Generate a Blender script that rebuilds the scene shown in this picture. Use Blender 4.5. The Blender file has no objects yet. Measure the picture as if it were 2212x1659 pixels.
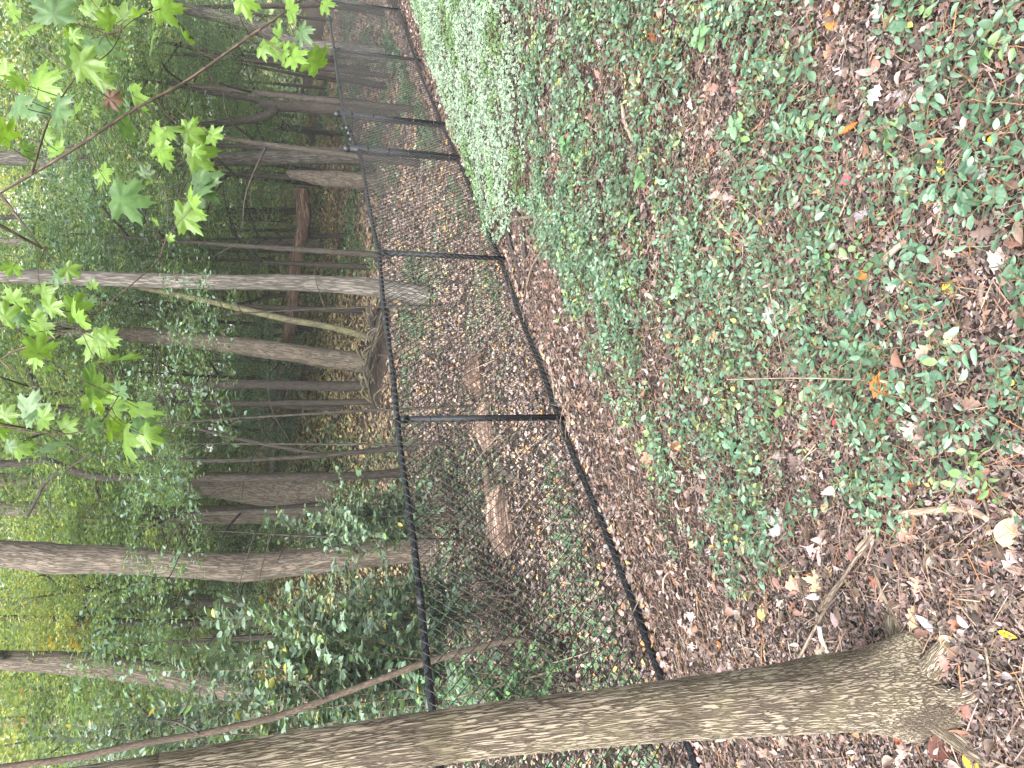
import bpy, math, random
import numpy as np
from mathutils import Vector, Matrix

random.seed(7)
RNG = np.random.default_rng(11)
SC = bpy.context.scene
COL = SC.collection
rad = math.radians

# ------------------------------------------------------------------ camera, sky, sun, exposure
PITCH = rad(17.3)
CAMZ = 1.6
FWD = np.array([0.0, math.cos(PITCH), -math.sin(PITCH)])
UPV = np.array([0.0, math.sin(PITCH), math.cos(PITCH)])
RGT = np.array([1.0, 0.0, 0.0])
CAM = np.array([0.0, 0.0, CAMZ])
cam_data = bpy.data.cameras.new('camera')
cam_data.sensor_width = 36.0
cam_data.lens = 27.03
cam_data.clip_start = 0.05
cam_data.clip_end = 400.0
cam = bpy.data.objects.new('camera', cam_data)
COL.objects.link(cam)
# the photograph was taken upright and lies on its side: world up points to the left of the picture
cx, cy, cz = -UPV, RGT, -FWD
cam.matrix_world = Matrix(((cx[0], cy[0], cz[0], CAM[0]), (cx[1], cy[1], cz[1], CAM[1]),
                           (cx[2], cy[2], cz[2], CAM[2]), (0, 0, 0, 1)))
SC.camera = cam

SUN_EL, SUN_AZ = rad(46), rad(200)          # azimuth from +Y towards +X
world = bpy.data.worlds.new('World')
SC.world = world
world.use_nodes = True
wn = world.node_tree
sky = wn.nodes.new('ShaderNodeTexSky')
sky.sky_type = 'NISHITA'
sky.sun_disc = False
sky.sun_elevation = SUN_EL
sky.sun_rotation = SUN_AZ
sky.air_density = 1.0
sky.dust_density = 4.0
hs = wn.nodes.new('ShaderNodeHueSaturation')
hs.inputs['Saturation'].default_value = 0.30     # overcast: the blue is washed out
wn.links.new(sky.outputs[0], hs.inputs['Color'])
bg = wn.nodes['Background']
wn.links.new(hs.outputs[0], bg.inputs['Color'])
bg.inputs['Strength'].default_value = 0.15
sd = bpy.data.lights.new('sun', 'SUN')
sd.energy = 1.5
sd.angle = rad(60)
sd.color = (1.0, 0.96, 0.9)
sun = bpy.data.objects.new('sun', sd)
COL.objects.link(sun)
sv = Vector((math.sin(SUN_AZ) * math.cos(SUN_EL), math.cos(SUN_AZ) * math.cos(SUN_EL), math.sin(SUN_EL)))
sun.rotation_euler = sv.to_track_quat('Z', 'Y').to_euler()
SC.view_settings.view_transform = 'Standard'
SC.view_settings.look = 'None'
SC.view_settings.gamma = 1.0
SC.view_settings.use_curve_mapping = False
SC.view_settings.exposure = 2.4
SC.cycles.max_bounces = 6
SC.cycles.diffuse_bounces = 3
SC.cycles.transmission_bounces = 4
SC.cycles.transparent_max_bounces = 4

# ------------------------------------------------------------------ geometry of the site
FPX = 1661.0
def ray(u, v):
    return FWD + RGT * ((1659 - v) - 829.5) / FPX - UPV * (u - 1106) / FPX
def at(u, v, y):
    r = ray(u, v)
    return CAM + r * (y / r[1])

FO = np.array([-0.25, 5.42]); FD = np.array([0.62, 0.785]); FD = FD / np.linalg.norm(FD)
FN = np.array([-FD[1], FD[0]])
def st(x, y):
    dx, dy = x - FO[0], y - FO[1]
    return dx * FN[0] + dy * FN[1], dx * FD[0] + dy * FD[1]

def hash2(ix, iy, seed):
    h = (ix.astype(np.int64) * 374761393 + iy.astype(np.int64) * 668265263 + seed * 974711) & 0x7fffffff
    h = ((h ^ (h >> 13)) * 1274126177) & 0x7fffffff
    return ((h ^ (h >> 16)) & 0xffff) / 65535.0
def vnoise(x, y, seed=0):
    x = np.asarray(x, float); y = np.asarray(y, float)
    ix = np.floor(x); iy = np.floor(y)
    fx = x - ix; fy = y - iy
    fx = fx * fx * (3 - 2 * fx); fy = fy * fy * (3 - 2 * fy)
    a = hash2(ix, iy, seed); b = hash2(ix + 1, iy, seed)
    c = hash2(ix, iy + 1, seed); d = hash2(ix + 1, iy + 1, seed)
    return (a * (1 - fx) + b * fx) * (1 - fy) + (c * (1 - fx) + d * fx) * fy
def fnoise(x, y, seed=0):
    return (vnoise(x, y, seed) * .55 + vnoise(x * 2.1 + 5, y * 2.1 + 3, seed + 1) * .3
            + vnoise(x * 4.3 + 9, y * 4.3 + 1, seed + 2) * .15)

SZ = ([-60, -20, -3.56, 0, 1, 2, 2.8, 5.1, 6.3, 8.2, 9.2, 12, 20, 45, 120],
      [2.2, 1.6, 0.02, -.545, -.56, -.47, -.38, -.12, .2, .92, 1.25, 1.9, 3.0, 5.0, 6.0])
def gz(x, y):
    x = np.asarray(x, float); y = np.asarray(y, float)
    s, t = st(x, y)
    z = 0.25 * (np.interp(s - .5, *SZ) + 2 * np.interp(s, *SZ) + np.interp(s + .5, *SZ))
    z = z + (fnoise(x * .9, y * .9, 3) - .5) * .09 * np.clip(np.abs(s) * .8 + .25, 0, 1) + (fnoise(x * .25, y * .25, 8) - .5) * .25 * np.clip(np.abs(s) / 6, 0, 1)
    z = z + (vnoise(x * 5, y * 5, 4) - .5) * .02
    z = z + np.interp(t, [-5, -2.4, 0, 2.3, 9, 14], [.15, .08, 0, -.09, -.09, 0]) * np.exp(-(s / 1.6) ** 2)
    return z
def gp(u, v):
    r = ray(u, v)
    lo = 0.6
    k = lo
    while k < 60:
        p = CAM + r * k
        if p[2] < gz(p[0], p[1]):
            break
        k += 0.02 * max(1, k * .3)
    return CAM + r * k

# ------------------------------------------------------------------ mesh helpers
def new_mesh(name, V, loops, totals, col=None, tc=None, smooth=False):
    me = bpy.data.meshes.new(name)
    V = np.ascontiguousarray(V, dtype=np.float32)
    me.vertices.add(len(V)); me.vertices.foreach_set('co', V.ravel())
    loops = np.ascontiguousarray(loops, dtype=np.int32); totals = np.ascontiguousarray(totals, dtype=np.int32)
    me.loops.add(len(loops)); me.loops.foreach_set('vertex_index', loops)
    me.polygons.add(len(totals))
    starts = np.zeros(len(totals), np.int32); starts[1:] = np.cumsum(totals)[:-1]
    me.polygons.foreach_set('loop_start', starts); me.polygons.foreach_set('loop_total', totals)
    me.update(calc_edges=True)
    if smooth:
        me.polygons.foreach_set('use_smooth', np.ones(len(totals), dtype=bool))
    if col is not None:
        a = me.attributes.new('Col', 'FLOAT_COLOR', 'POINT')
        c4 = np.ones((len(V), 4), np.float32); c4[:, :3] = col
        a.data.foreach_set('color', c4.ravel())
    if tc is not None:
        a = me.attributes.new('tc', 'FLOAT_VECTOR', 'POINT')
        a.data.foreach_set('vector', np.ascontiguousarray(tc, dtype=np.float32).ravel())
    return me

class Mesh:
    """collects geometry in numpy arrays, built as one mesh object"""
    def __init__(self):
        self.V, self.L, self.T, self.C, self.TC, self.n = [], [], [], [], [], 0
    def add(self, V, faces, col=(1, 1, 1), tc=None):
        V = np.asarray(V, float)
        for f in faces:
            self.L.append(np.array(f) + self.n); self.T.append(np.array([len(f)]))
        self._fin(V, col, tc)
    def raw(self, V, loops, totals, col=(1, 1, 1), tc=None):
        self.L.append(loops + self.n); self.T.append(totals); self._fin(V, col, tc)
    def _fin(self, V, col, tc):
        self.V.append(V)
        c = np.asarray(col, float)
        self.C.append(np.broadcast_to(c, (len(V), 3)))
        self.TC.append(V if tc is None else tc)
        self.n += len(V)
    def scatter(self, tmpl, pos, dirs, nrm, scale, col):
        """tmpl=(verts,faces,tint); one copy per row of pos"""
        TV, TF, TT = tmpl
        N = len(pos)
        if N == 0: return
        d = dirs / np.maximum(np.linalg.norm(dirs, axis=1, keepdims=True), 1e-6)
        n = nrm - d * np.sum(nrm * d, axis=1, keepdims=True)
        n = n / np.maximum(np.linalg.norm(n, axis=1, keepdims=True), 1e-6)
        b = np.cross(n, d)
        sc = np.asarray(scale, float)
        if sc.ndim == 1: sc = np.stack([sc, sc, sc], 1)
        k = len(TV)
        P = (pos[:, None, :] + d[:, None, :] * (TV[None, :, 0:1] * sc[:, None, 0:1])
             + b[:, None, :] * (TV[None, :, 1:2] * sc[:, None, 1:2]) + n[:, None, :] * (TV[None, :, 2:3] * sc[:, None, 2:3]))
        lp = np.concatenate([np.array(f) for f in TF]); tt = np.array([len(f) for f in TF])
        L = (lp[None, :] + (np.arange(N) * k)[:, None]).ravel()
        C = (np.asarray(col)[:, None, :] * TT[None, :, :]).reshape(-1, 3) if TT.ndim == 2 else None
        self.raw(P.reshape(-1, 3), L, np.tile(tt, N), C)
    def build(self, name, mat, parent=None, smooth=False, tc=False):
        V = np.concatenate(self.V)
        me = new_mesh(name, V, np.concatenate(self.L), np.concatenate(self.T), np.concatenate(self.C),
                      np.concatenate(self.TC) if tc else None, smooth)
        me.materials.append(mat)
        return link(name, me, parent)

def link(name, me, parent=None):
    o = bpy.data.objects.new(name, me)
    COL.objects.link(o)
    if parent is not None: o.parent = parent
    return o
def empty(name, loc=(0, 0, 0)):
    o = bpy.data.objects.new(name, None); o.empty_display_size = .1
    COL.objects.link(o); o.location = loc
    return o
def tag(o, label=None, cat=None, group=None, kind=None):
    if label: o['label'] = label
    if cat: o['category'] = cat
    if group: o['group'] = group
    if kind: o['kind'] = kind
    return o

def smooth_path(pts, rads, n):
    pts = np.asarray(pts, float); rads = np.asarray(rads, float)
    m = len(pts)
    if m == 2:
        f = np.linspace(0, 1, n)[:, None]
        return pts[0] * (1 - f) + pts[1] * f, rads[0] * (1 - f[:, 0]) + rads[1] * f[:, 0]
    seg = np.linalg.norm(np.diff(pts, axis=0), axis=1); cum = np.r_[0, np.cumsum(seg)]
    s = np.linspace(0, cum[-1], n)
    P = np.zeros((n, 3))
    ext = np.vstack([2 * pts[0] - pts[1], pts, 2 * pts[-1] - pts[-2]])
    idx = np.clip(np.searchsorted(cum, s, side='right') - 1, 0, m - 2)
    f = ((s - cum[idx]) / np.maximum(seg[idx], 1e-9))[:, None]
    p0, p1, p2, p3 = ext[idx], ext[idx + 1], ext[idx + 2], ext[idx + 3]
    P = .5 * ((2 * p1) + (-p0 + p2) * f + (2 * p0 - 5 * p1 + 4 * p2 - p3) * f ** 2 + (-p0 + 3 * p1 - 3 * p2 + p3) * f ** 3)
    return P, np.interp(s, cum, rads)

def tube(mb, pts, rads, sides=10, n=20, rough=0.0, seed=0, col=(1, 1, 1), caps=True, rfun=None):
    P, R = smooth_path(pts, rads, n)
    T = np.gradient(P, axis=0); T /= np.maximum(np.linalg.norm(T, axis=1, keepdims=True), 1e-9)
    ref = np.array([0.3, 0.9, 0.2]) if abs(T[0] @ np.array([0.3, .9, .2])) < .85 else np.array([1., 0, 0])
    a = np.cross(T[0], ref); a /= np.linalg.norm(a)
    A = np.zeros_like(P)
    for i in range(n):
        a = a - T[i] * (a @ T[i]); a /= np.linalg.norm(a); A[i] = a
    B = np.cross(T, A)
    th = np.linspace(0, 2 * np.pi, sides, endpoint=False)
    s = np.r_[0, np.cumsum(np.linalg.norm(np.diff(P, axis=0), axis=1))]
    RR = np.repeat(R[:, None], sides, 1)
    if rough:
        TH, S = np.meshgrid(th, s)
        q = vnoise(np.cos(TH) * 1.7 + 20 + seed * 3.1, np.sin(TH) * 1.7 + S * 2.2, seed) + .5 * vnoise(np.cos(TH) * 4 + 20, np.sin(TH) * 4 + S * 6, seed + 5)
        RR = RR * (1 + rough * (q - .75) * 2)
    if rfun is not None: RR = rfun(RR, th, s)
    V = P[:, None, :] + (A[:, None, :] * np.cos(th)[None, :, None] + B[:, None, :] * np.sin(th)[None, :, None]) * RR[:, :, None]
    i = np.arange(n - 1)[:, None] * sides; j = np.arange(sides)[None, :]; j2 = (j + 1) % sides
    q = np.stack([i + j, i + j2, i + sides + j2, i + sides + j], -1).reshape(-1)
    tc = np.stack([np.cos(th)[None, :] * RR, np.sin(th)[None, :] * RR, np.repeat(s[:, None], sides, 1)], -1).reshape(-1, 3) + seed * 1.37
    L = [q]; Tt = [np.full((n - 1) * sides, 4)]
    if caps:
        L += [np.arange(sides)[::-1], np.arange(sides) + (n - 1) * sides]; Tt += [np.array([sides, sides])]
    mb.raw(V.reshape(-1, 3), np.concatenate(L), np.concatenate(Tt), col, tc)

# leaf templates: x along the leaf, y across, z up. (verts, faces, tint)
def T_(V, F, tint=None):
    V = np.array(V, float)
    return V, F, (np.ones((len(V), 3)) if tint is None else np.array(tint, float))
def oval_leaf(w=.5, fold=.12, droop=.12, n=4, pw=.8, point=1.25):
    V, F = [], []
    xs = np.linspace(0, 1, n + 1)
    for i, x in enumerate(xs):
        ww = w * .5 * (np.sin(np.pi * x ** pw)) ** .75 if 0 < i < n else 0
        z = -droop * (x ** 2)
        V += [(x, 0, z), (x, ww, z + fold * ww * 2), (x, -ww, z + fold * ww * 2)]
    for i in range(n):
        a, b = i * 3, i * 3 + 3
        if i == 0: F += [(a, b, b + 1), (a, b + 2, b)]
        elif i == n - 1: F += [(a, b, a + 1), (a, a + 2, b)]
        else: F += [(a, b, b + 1, a + 1), (a, a + 2, b + 2, b)]
    # end rows keep three coincident points at base and tip: drop the unused ones
    used = sorted({k for f in F for k in f}); mp = {k: i for i, k in enumerate(used)}
    return T_([V[k] for k in used], [tuple(mp[k] for k in f) for f in F])
DIAMOND = T_([(0, 0, 0), (.45, .3, .07), (1, 0, -.06), (.45, -.3, .07)], [(0, 2, 1), (0, 3, 2)])
OVAL_LOW = T_([(0, 0, 0), (.3, .26, .06), (.7, .22, .03), (1, 0, -.1), (.7, -.22, .03), (.3, -.26, .06), (.5, 0, -.02)],
              [(0, 6, 1), (1, 6, 2), (2, 6, 3), (3, 6, 4), (4, 6, 5), (5, 6, 0)])
VINE = oval_leaf(.56, .10, .14, 4, .85); VINE2 = oval_leaf(.44, .22, .3, 5, .75); VINE3 = oval_leaf(.5, -.12, -.12, 5, 1.0)
CHIP = T_([(0, 0, 0), (.5, .22, .08), (1, .05, 0), (.55, -.2, .02)], [(0, 1, 2, 3)])
STRAND = T_([(0, .5, 0), (0, -.5, 0), (.5, -.5, .06), (.5, .5, .06), (1, -.5, 0), (1, .5, 0)], [(0, 1, 2, 3), (3, 2, 4, 5)])
_ct, _ed = (0.16, .34, .14), (1.0, 1.0, .93)
VARI = T_([(0, 0, 0), (.28, .27, .05), (.68, .24, .04), (1, 0, -.05), (.68, -.24, .04), (.28, -.27, .05), (.3, .12, .01), (.68, .1, 0), (.68, -.1, 0), (.3, -.12, .01)],
          [(0, 6, 1), (1, 6, 7, 2), (2, 7, 3), (3, 7, 8), (3, 8, 4), (4, 8, 9, 5), (5, 9, 0), (0, 9, 6), (6, 9, 8, 7)],
          [_ed, _ed, _ed, _ed, _ed, _ed, _ct, _ct, _ct, _ct])

def lobed_leaf(st_, curl=.1, fold=.1, twist=0., rng=None):
    V, F = [], []
    for (x, w, sk) in st_:
        jl, jr = (1, 1) if rng is None else rng.uniform(.82, 1.15, 2)
        zc = -curl * (x - .4) ** 2 * 2
        for sgn, j in ((0, 0), (1, jl), (-1, jr)):
            ww = w * j
            V.append((x + sk * (sgn != 0), sgn * ww, zc + fold * ww * 1.6 + twist * sgn * ww * (x - .5)))
    n = len(st_)
    for i in range(n - 1):
        a, b = i * 3, i * 3 + 3
        F += [(a, b, b + 1, a + 1), (a, a + 2, b + 2, b)]
    return T_(V, F)
PIN_OAK = [(0, .006, 0), (.16, .01, 0), (.2, .05, .0), (.24, .2, .1), (.3, .06, .03), (.36, .05, 0), (.42, .1, .02), (.46, .36, .14), (.5, .3, .14), (.55, .07, .04), (.6, .055, 0), (.66, .1, .02), (.7, .3, .12), (.74, .22, .12), (.79, .06, .03), (.84, .05, 0), (.88, .13, .04), (.92, .08, .02), (1.0, .004, 0)]
WHITE_OAK = [(0, .006, 0), (.12, .012, 0), (.18, .1, .02), (.24, .2, .05), (.3, .16, .03), (.35, .12, 0), (.42, .22, .03), (.5, .32, .05), (.56, .27, .04), (.61, .16, 0), (.67, .24, .03), (.74, .3, .04), (.8, .22, .02), (.86, .13, 0), (.92, .16, .01), (.97, .11, 0), (1.02, .01, 0)]
def maple_leaf(curl=.1, fold=.08, ring=True, rng=None, low=False):
    half = [(0, 1.0), (4, .84), (9, .80), (13, .86), (17, .66), (23, .55), (28, .48), (33, .60), (37, .80), (41, .74), (46, .84), (51, 1.0), (55, .82), (60, .76), (64, .82), (69, .60), (78, .46), (86, .54), (94, .70), (101, .62), (107, .72), (116, .5), (130, .42), (150, .36), (168, .24)]
    if low: half = [(0, 1.0), (14, .68), (26, .48), (40, .74), (50, .93), (64, .62), (76, .44), (104, .6), (130, .35), (165, .2)]
    ang = [a for a, r in half] + [-a for a, r in half[:0:-1]]
    rr = [r for a, r in half] + [r for a, r in half[:0:-1]]
    V = [(0, 0, 0)]; F = []
    def z(x, y):
        th = abs(math.degrees(math.atan2(y, x))); r = math.hypot(x, y)
        ridge = math.cos(rad(th * 360 / 52.0))           # ridges run out to each lobe tip
        return -curl * r * r + fold * r * .16 * ridge + .08 * math.sin(x * 5 + y * 3) * r
    m = len(ang)
    for f in ((.5, 1.0) if ring else (1.0,)):
        for a, r in zip(ang, rr):
            j = 1 if rng is None else rng.uniform(.93, 1.07)
            x, y = r * f * j * math.cos(rad(a)), r * f * j * math.sin(rad(a)) * .95
            V.append((x, y, z(x, y)))
    for i in range(m):
        k = (i + 1) % m
        if i == half.__len__() - 1: pass
        F.append((0, 1 + i, 1 + k))
        if ring: F.append((1 + i, 1 + m + i, 1 + m + k, 1 + k))
    return T_(V, F)

def rand_unit(n, up=0.0):
    v = RNG.normal(size=(n, 3)); v /= np.linalg.norm(v, axis=1, keepdims=True)
    v[:, 2] = np.abs(v[:, 2]) * (1 if up else 1)
    v[:, 2] += up
    return v / np.linalg.norm(v, axis=1, keepdims=True)
def hdir(n):
    a = RNG.uniform(0, 2 * np.pi, n)
    return np.stack([np.cos(a), np.sin(a), np.zeros(n)], 1)
def pick(pal, n, var=.15):
    pal = np.array(pal, float); w = pal[:, 3] / pal[:, 3].sum()
    c = pal[RNG.choice(len(pal), n, p=w), :3]
    return c * RNG.uniform(1 - var, 1 + var, (n, 1)) * RNG.uniform(1 - var * .3, 1 + var * .3, (n, 3))

def dull(pal, k=.28, b=.86):
    return [tuple((c * (1 - k) + (r + g + bl) / 3 * k) * b for c in (r, g, bl)) + (w,) for r, g, bl, w in pal]

# ------------------------------------------------------------------ materials
def nt(name):
    m = bpy.data.materials.new(name); m.use_nodes = True
    t = m.node_tree; t.nodes.clear()
    return m, t, t.nodes.new('ShaderNodeOutputMaterial')
def N(t, typ, **kw):
    n = t.nodes.new(typ)
    for k, v in kw.items():
        if k.startswith('i_'): n.inputs[k[2:].replace('_', ' ')].default_value = v
        else: setattr(n, k, v)
    return n
def leaf_mat(name, rough=.45, trans=.3, spec=.5, source='Col', tcol=(1.25, 1.2, .55), bump=0.0, coat=0.0):
    m, t, out = nt(name)
    if source == 'Col':
        a = N(t, 'ShaderNodeAttribute', attribute_name='Col'); c = a.outputs['Color']
    else:
        a = N(t, 'ShaderNodeObjectInfo'); c = a.outputs['Color']
    geo = N(t, 'ShaderNodeNewGeometry')
    nz = N(t, 'ShaderNodeTexNoise', i_Scale=90.0 if source == 'Col' else 60.0, i_Detail=3.0)
    t.links.new(geo.outputs['Position'], nz.inputs['Vector'])
    mr = N(t, 'ShaderNodeMapRange', i_From_Min=.3, i_From_Max=.7, i_To_Min=.75, i_To_Max=1.2)
    t.links.new(nz.outputs[0], mr.inputs['Value'])
    mul = N(t, 'ShaderNodeVectorMath', operation='SCALE')
    t.links.new(c, mul.inputs[0]); t.links.new(mr.outputs[0], mul.inputs['Scale'])
    p = N(t, 'ShaderNodeBsdfPrincipled')
    p.inputs['Roughness'].default_value = rough
    p.inputs['Specular IOR Level'].default_value = spec
    t.links.new(mul.outputs[0], p.inputs['Base Color'])
    if bump:
        b = N(t, 'ShaderNodeBump', i_Strength=bump, i_Distance=.004)
        t.links.new(nz.outputs[0], b.inputs['Height']); t.links.new(b.outputs[0], p.inputs['Normal'])
    sh = p.outputs[0]
    if trans > 0:
        tr = N(t, 'ShaderNodeBsdfTranslucent')
        tm = N(t, 'ShaderNodeVectorMath', operation='MULTIPLY'); tm.inputs[1].default_value = tcol
        t.links.new(mul.outputs[0], tm.inputs[0]); t.links.new(tm.outputs[0], tr.inputs['Color'])
        mx = N(t, 'ShaderNodeMixShader'); mx.inputs[0].default_value = trans
        t.links.new(p.outputs[0], mx.inputs[1]); t.links.new(tr.outputs[0], mx.inputs[2]); sh = mx.outputs[0]
    t.links.new(sh, out.inputs['Surface'])
    return m

def bark_mat(name, light, dark, scale=28., stretch=.16, stain=(.03, .028, .02), stain_amt=.5, disp=0.0, bump=.6, crack=.13, moss=None, mossa=.6):
    m, t, out = nt(name)
    a = N(t, 'ShaderNodeAttribute', attribute_name='tc')
    mp = N(t, 'ShaderNodeMapping'); mp.inputs['Scale'].default_value = (scale, scale, scale * stretch)
    t.links.new(a.outputs['Vector'], mp.inputs['Vector'])
    n1 = N(t, 'ShaderNodeTexNoise', i_Scale=1.1, i_Detail=4.0)
    t.links.new(mp.outputs[0], n1.inputs['Vector'])
    sub = N(t, 'ShaderNodeVectorMath', operation='SUBTRACT'); sub.inputs[1].default_value = (.5, .5, .5)
    t.links.new(n1.outputs['Color'], sub.inputs[0])
    ms = N(t, 'ShaderNodeVectorMath', operation='SCALE'); ms.inputs['Scale'].default_value = 1.5
    t.links.new(sub.outputs[0], ms.inputs[0])
    ad = N(t, 'ShaderNodeVectorMath', operation='ADD')
    t.links.new(mp.outputs[0], ad.inputs[0]); t.links.new(ms.outputs[0], ad.inputs[1])
    def fissure(sc_, wd):
        nn = N(t, 'ShaderNodeTexNoise', i_Scale=sc_, i_Detail=1.5, i_Roughness=.5)
        t.links.new(mp.outputs[0], nn.inputs['Vector'])
        sb_ = N(t, 'ShaderNodeMath', operation='SUBTRACT'); sb_.inputs[1].default_value = .5
        t.links.new(nn.outputs[0], sb_.inputs[0])
        ab = N(t, 'ShaderNodeMath', operation='ABSOLUTE'); t.links.new(sb_.outputs[0], ab.inputs[0])
        q = N(t, 'ShaderNodeMapRange', interpolation_type='SMOOTHSTEP', i_From_Min=0.0, i_From_Max=wd)
        t.links.new(ab.outputs[0], q.inputs['Value'])
        return q
    f1 = fissure(.55, crack * .8); f2 = fissure(1.1, crack * .8)
    cr = N(t, 'ShaderNodeMath', operation='MULTIPLY')
    t.links.new(f1.outputs[0], cr.inputs[0]); t.links.new(f2.outputs[0], cr.inputs[1])
    n2 = N(t, 'ShaderNodeTexNoise', i_Scale=4.5, i_Detail=5.0, i_Roughness=.7)
    t.links.new(mp.outputs[0], n2.inputs['Vector'])
    # height = plates * (0.6 + fine noise)
    hm = N(t, 'ShaderNodeMath', operation='MULTIPLY_ADD', use_clamp=False); hm.inputs[1].default_value = .45
    t.links.new(n2.outputs[0], hm.inputs[0]); t.links.new(cr.outputs[0], hm.inputs[2])
    rm = N(t, 'ShaderNodeMixRGB'); rm.inputs[1].default_value = (*dark, 1); rm.inputs[2].default_value = (*light, 1)
    cf = N(t, 'ShaderNodeMath', operation='MULTIPLY'); 
    fr = N(t, 'ShaderNodeMapRange', i_From_Min=.28, i_From_Max=.66, i_To_Min=.5, i_To_Max=1.1)
    t.links.new(n2.outputs[0], fr.inputs['Value'])
    t.links.new(cr.outputs[0], cf.inputs[0]); t.links.new(fr.outputs[0], cf.inputs[1])
    t.links.new(cf.outputs[0], rm.inputs[0])
    # stains: big soft blotches of their own shape
    n3 = N(t, 'ShaderNodeTexNoise', i_Scale=4.0, i_Detail=4.0)
    mp3 = N(t, 'ShaderNodeMapping'); mp3.inputs['Scale'].default_value = (2.2, 2.2, .9)
    t.links.new(a.outputs['Vector'], mp3.inputs['Vector']); t.links.new(mp3.outputs[0], n3.inputs['Vector'])
    s3 = N(t, 'ShaderNodeMapRange', interpolation_type='SMOOTHSTEP', i_From_Min=.49, i_From_Max=.62, i_To_Min=0., i_To_Max=stain_amt)
    t.links.new(n3.outputs[0], s3.inputs['Value'])
    m3 = N(t, 'ShaderNodeMixRGB'); m3.inputs[2].default_value = (*stain, 1)
    t.links.new(s3.outputs[0], m3.inputs[0]); t.links.new(rm.outputs[0], m3.inputs[1])
    last = m3.outputs[0]
    if moss:
        n4 = N(t, 'ShaderNodeTexNoise', i_Scale=7.0, i_Detail=5.0)
        t.links.new(a.outputs['Vector'], n4.inputs['Vector'])
        s4 = N(t, 'ShaderNodeMapRange', i_From_Min=.45, i_From_Max=.65, i_To_Min=0., i_To_Max=mossa)
        t.links.new(n4.outputs[0], s4.inputs['Value'])
        m4 = N(t, 'ShaderNodeMixRGB'); m4.inputs[2].default_value = (*moss, 1)
        t.links.new(s4.outputs[0], m4.inputs[0]); t.links.new(last, m4.inputs[1]); last = m4.outputs[0]
    p = N(t, 'ShaderNodeBsdfPrincipled'); p.inputs['Roughness'].default_value = .85; p.inputs['Specular IOR Level'].default_value = .25
    t.links.new(last, p.inputs['Base Color'])
    if bump:
        b = N(t, 'ShaderNodeBump', i_Strength=bump, i_Distance=.35 / scale)
        t.links.new(hm.outputs[0], b.inputs['Height']); t.links.new(b.outputs[0], p.inputs['Normal'])
    t.links.new(p.outputs[0], out.inputs['Surface'])
    if disp:
        d = N(t, 'ShaderNodeDisplacement', i_Scale=disp, i_Midlevel=.7)
        t.links.new(hm.outputs[0], d.inputs['Height']); t.links.new(d.outputs[0], out.inputs['Displacement'])
        m.displacement_method = 'BOTH'
    return m

def plain_mat(name, col, rough=.5, spec=.5, var=.25, scale=40., metallic=0., bump=.1, dust=None, attr=False):
    m, t, out = nt(name)
    tcn = N(t, 'ShaderNodeNewGeometry')
    nz = N(t, 'ShaderNodeTexNoise', i_Scale=scale, i_Detail=5.0)
    t.links.new(tcn.outputs['Position'], nz.inputs['Vector'])
    p = N(t, 'ShaderNodeBsdfPrincipled', i_Metallic=metallic)
    p.inputs['Specular IOR Level'].default_value = spec
    mr = N(t, 'ShaderNodeMapRange', i_From_Min=.3, i_From_Max=.7, i_To_Min=1 - var, i_To_Max=1 + var)
    t.links.new(nz.outputs[0], mr.inputs['Value'])
    sc = N(t, 'ShaderNodeVectorMath', operation='SCALE'); sc.inputs[0].default_value = col
    if attr:
        aa = N(t, 'ShaderNodeAttribute', attribute_name='Col'); t.links.new(aa.outputs['Color'], sc.inputs[0])
    t.links.new(mr.outputs[0], sc.inputs['Scale'])
    last = sc.outputs[0]
    if dust:
        n2 = N(t, 'ShaderNodeTexNoise', i_Scale=9.0, i_Detail=6.0, i_Roughness=.7)
        t.links.new(tcn.outputs['Position'], n2.inputs['Vector'])
        s2 = N(t, 'ShaderNodeMapRange', i_From_Min=.5, i_From_Max=.75, i_To_Min=0., i_To_Max=.55)
        t.links.new(n2.outputs[0], s2.inputs['Value'])
        mx = N(t, 'ShaderNodeMixRGB'); mx.inputs[2].default_value = (*dust, 1)
        t.links.new(s2.outputs[0], mx.inputs[0]); t.links.new(last, mx.inputs[1]); last = mx.outputs[0]
    t.links.new(last, p.inputs['Base Color'])
    rr = N(t, 'ShaderNodeMapRange', i_From_Min=.3, i_From_Max=.7, i_To_Min=rough * .8, i_To_Max=min(1, rough * 1.2))
    t.links.new(nz.outputs[0], rr.inputs['Value']); t.links.new(rr.outputs[0], p.inputs['Roughness'])
    if bump:
        b = N(t, 'ShaderNodeBump', i_Strength=bump, i_Distance=.01)
        t.links.new(nz.outputs[0], b.inputs['Height']); t.links.new(b.outputs[0], p.inputs['Normal'])
    t.links.new(p.outputs[0], out.inputs['Surface'])
    return m

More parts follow.
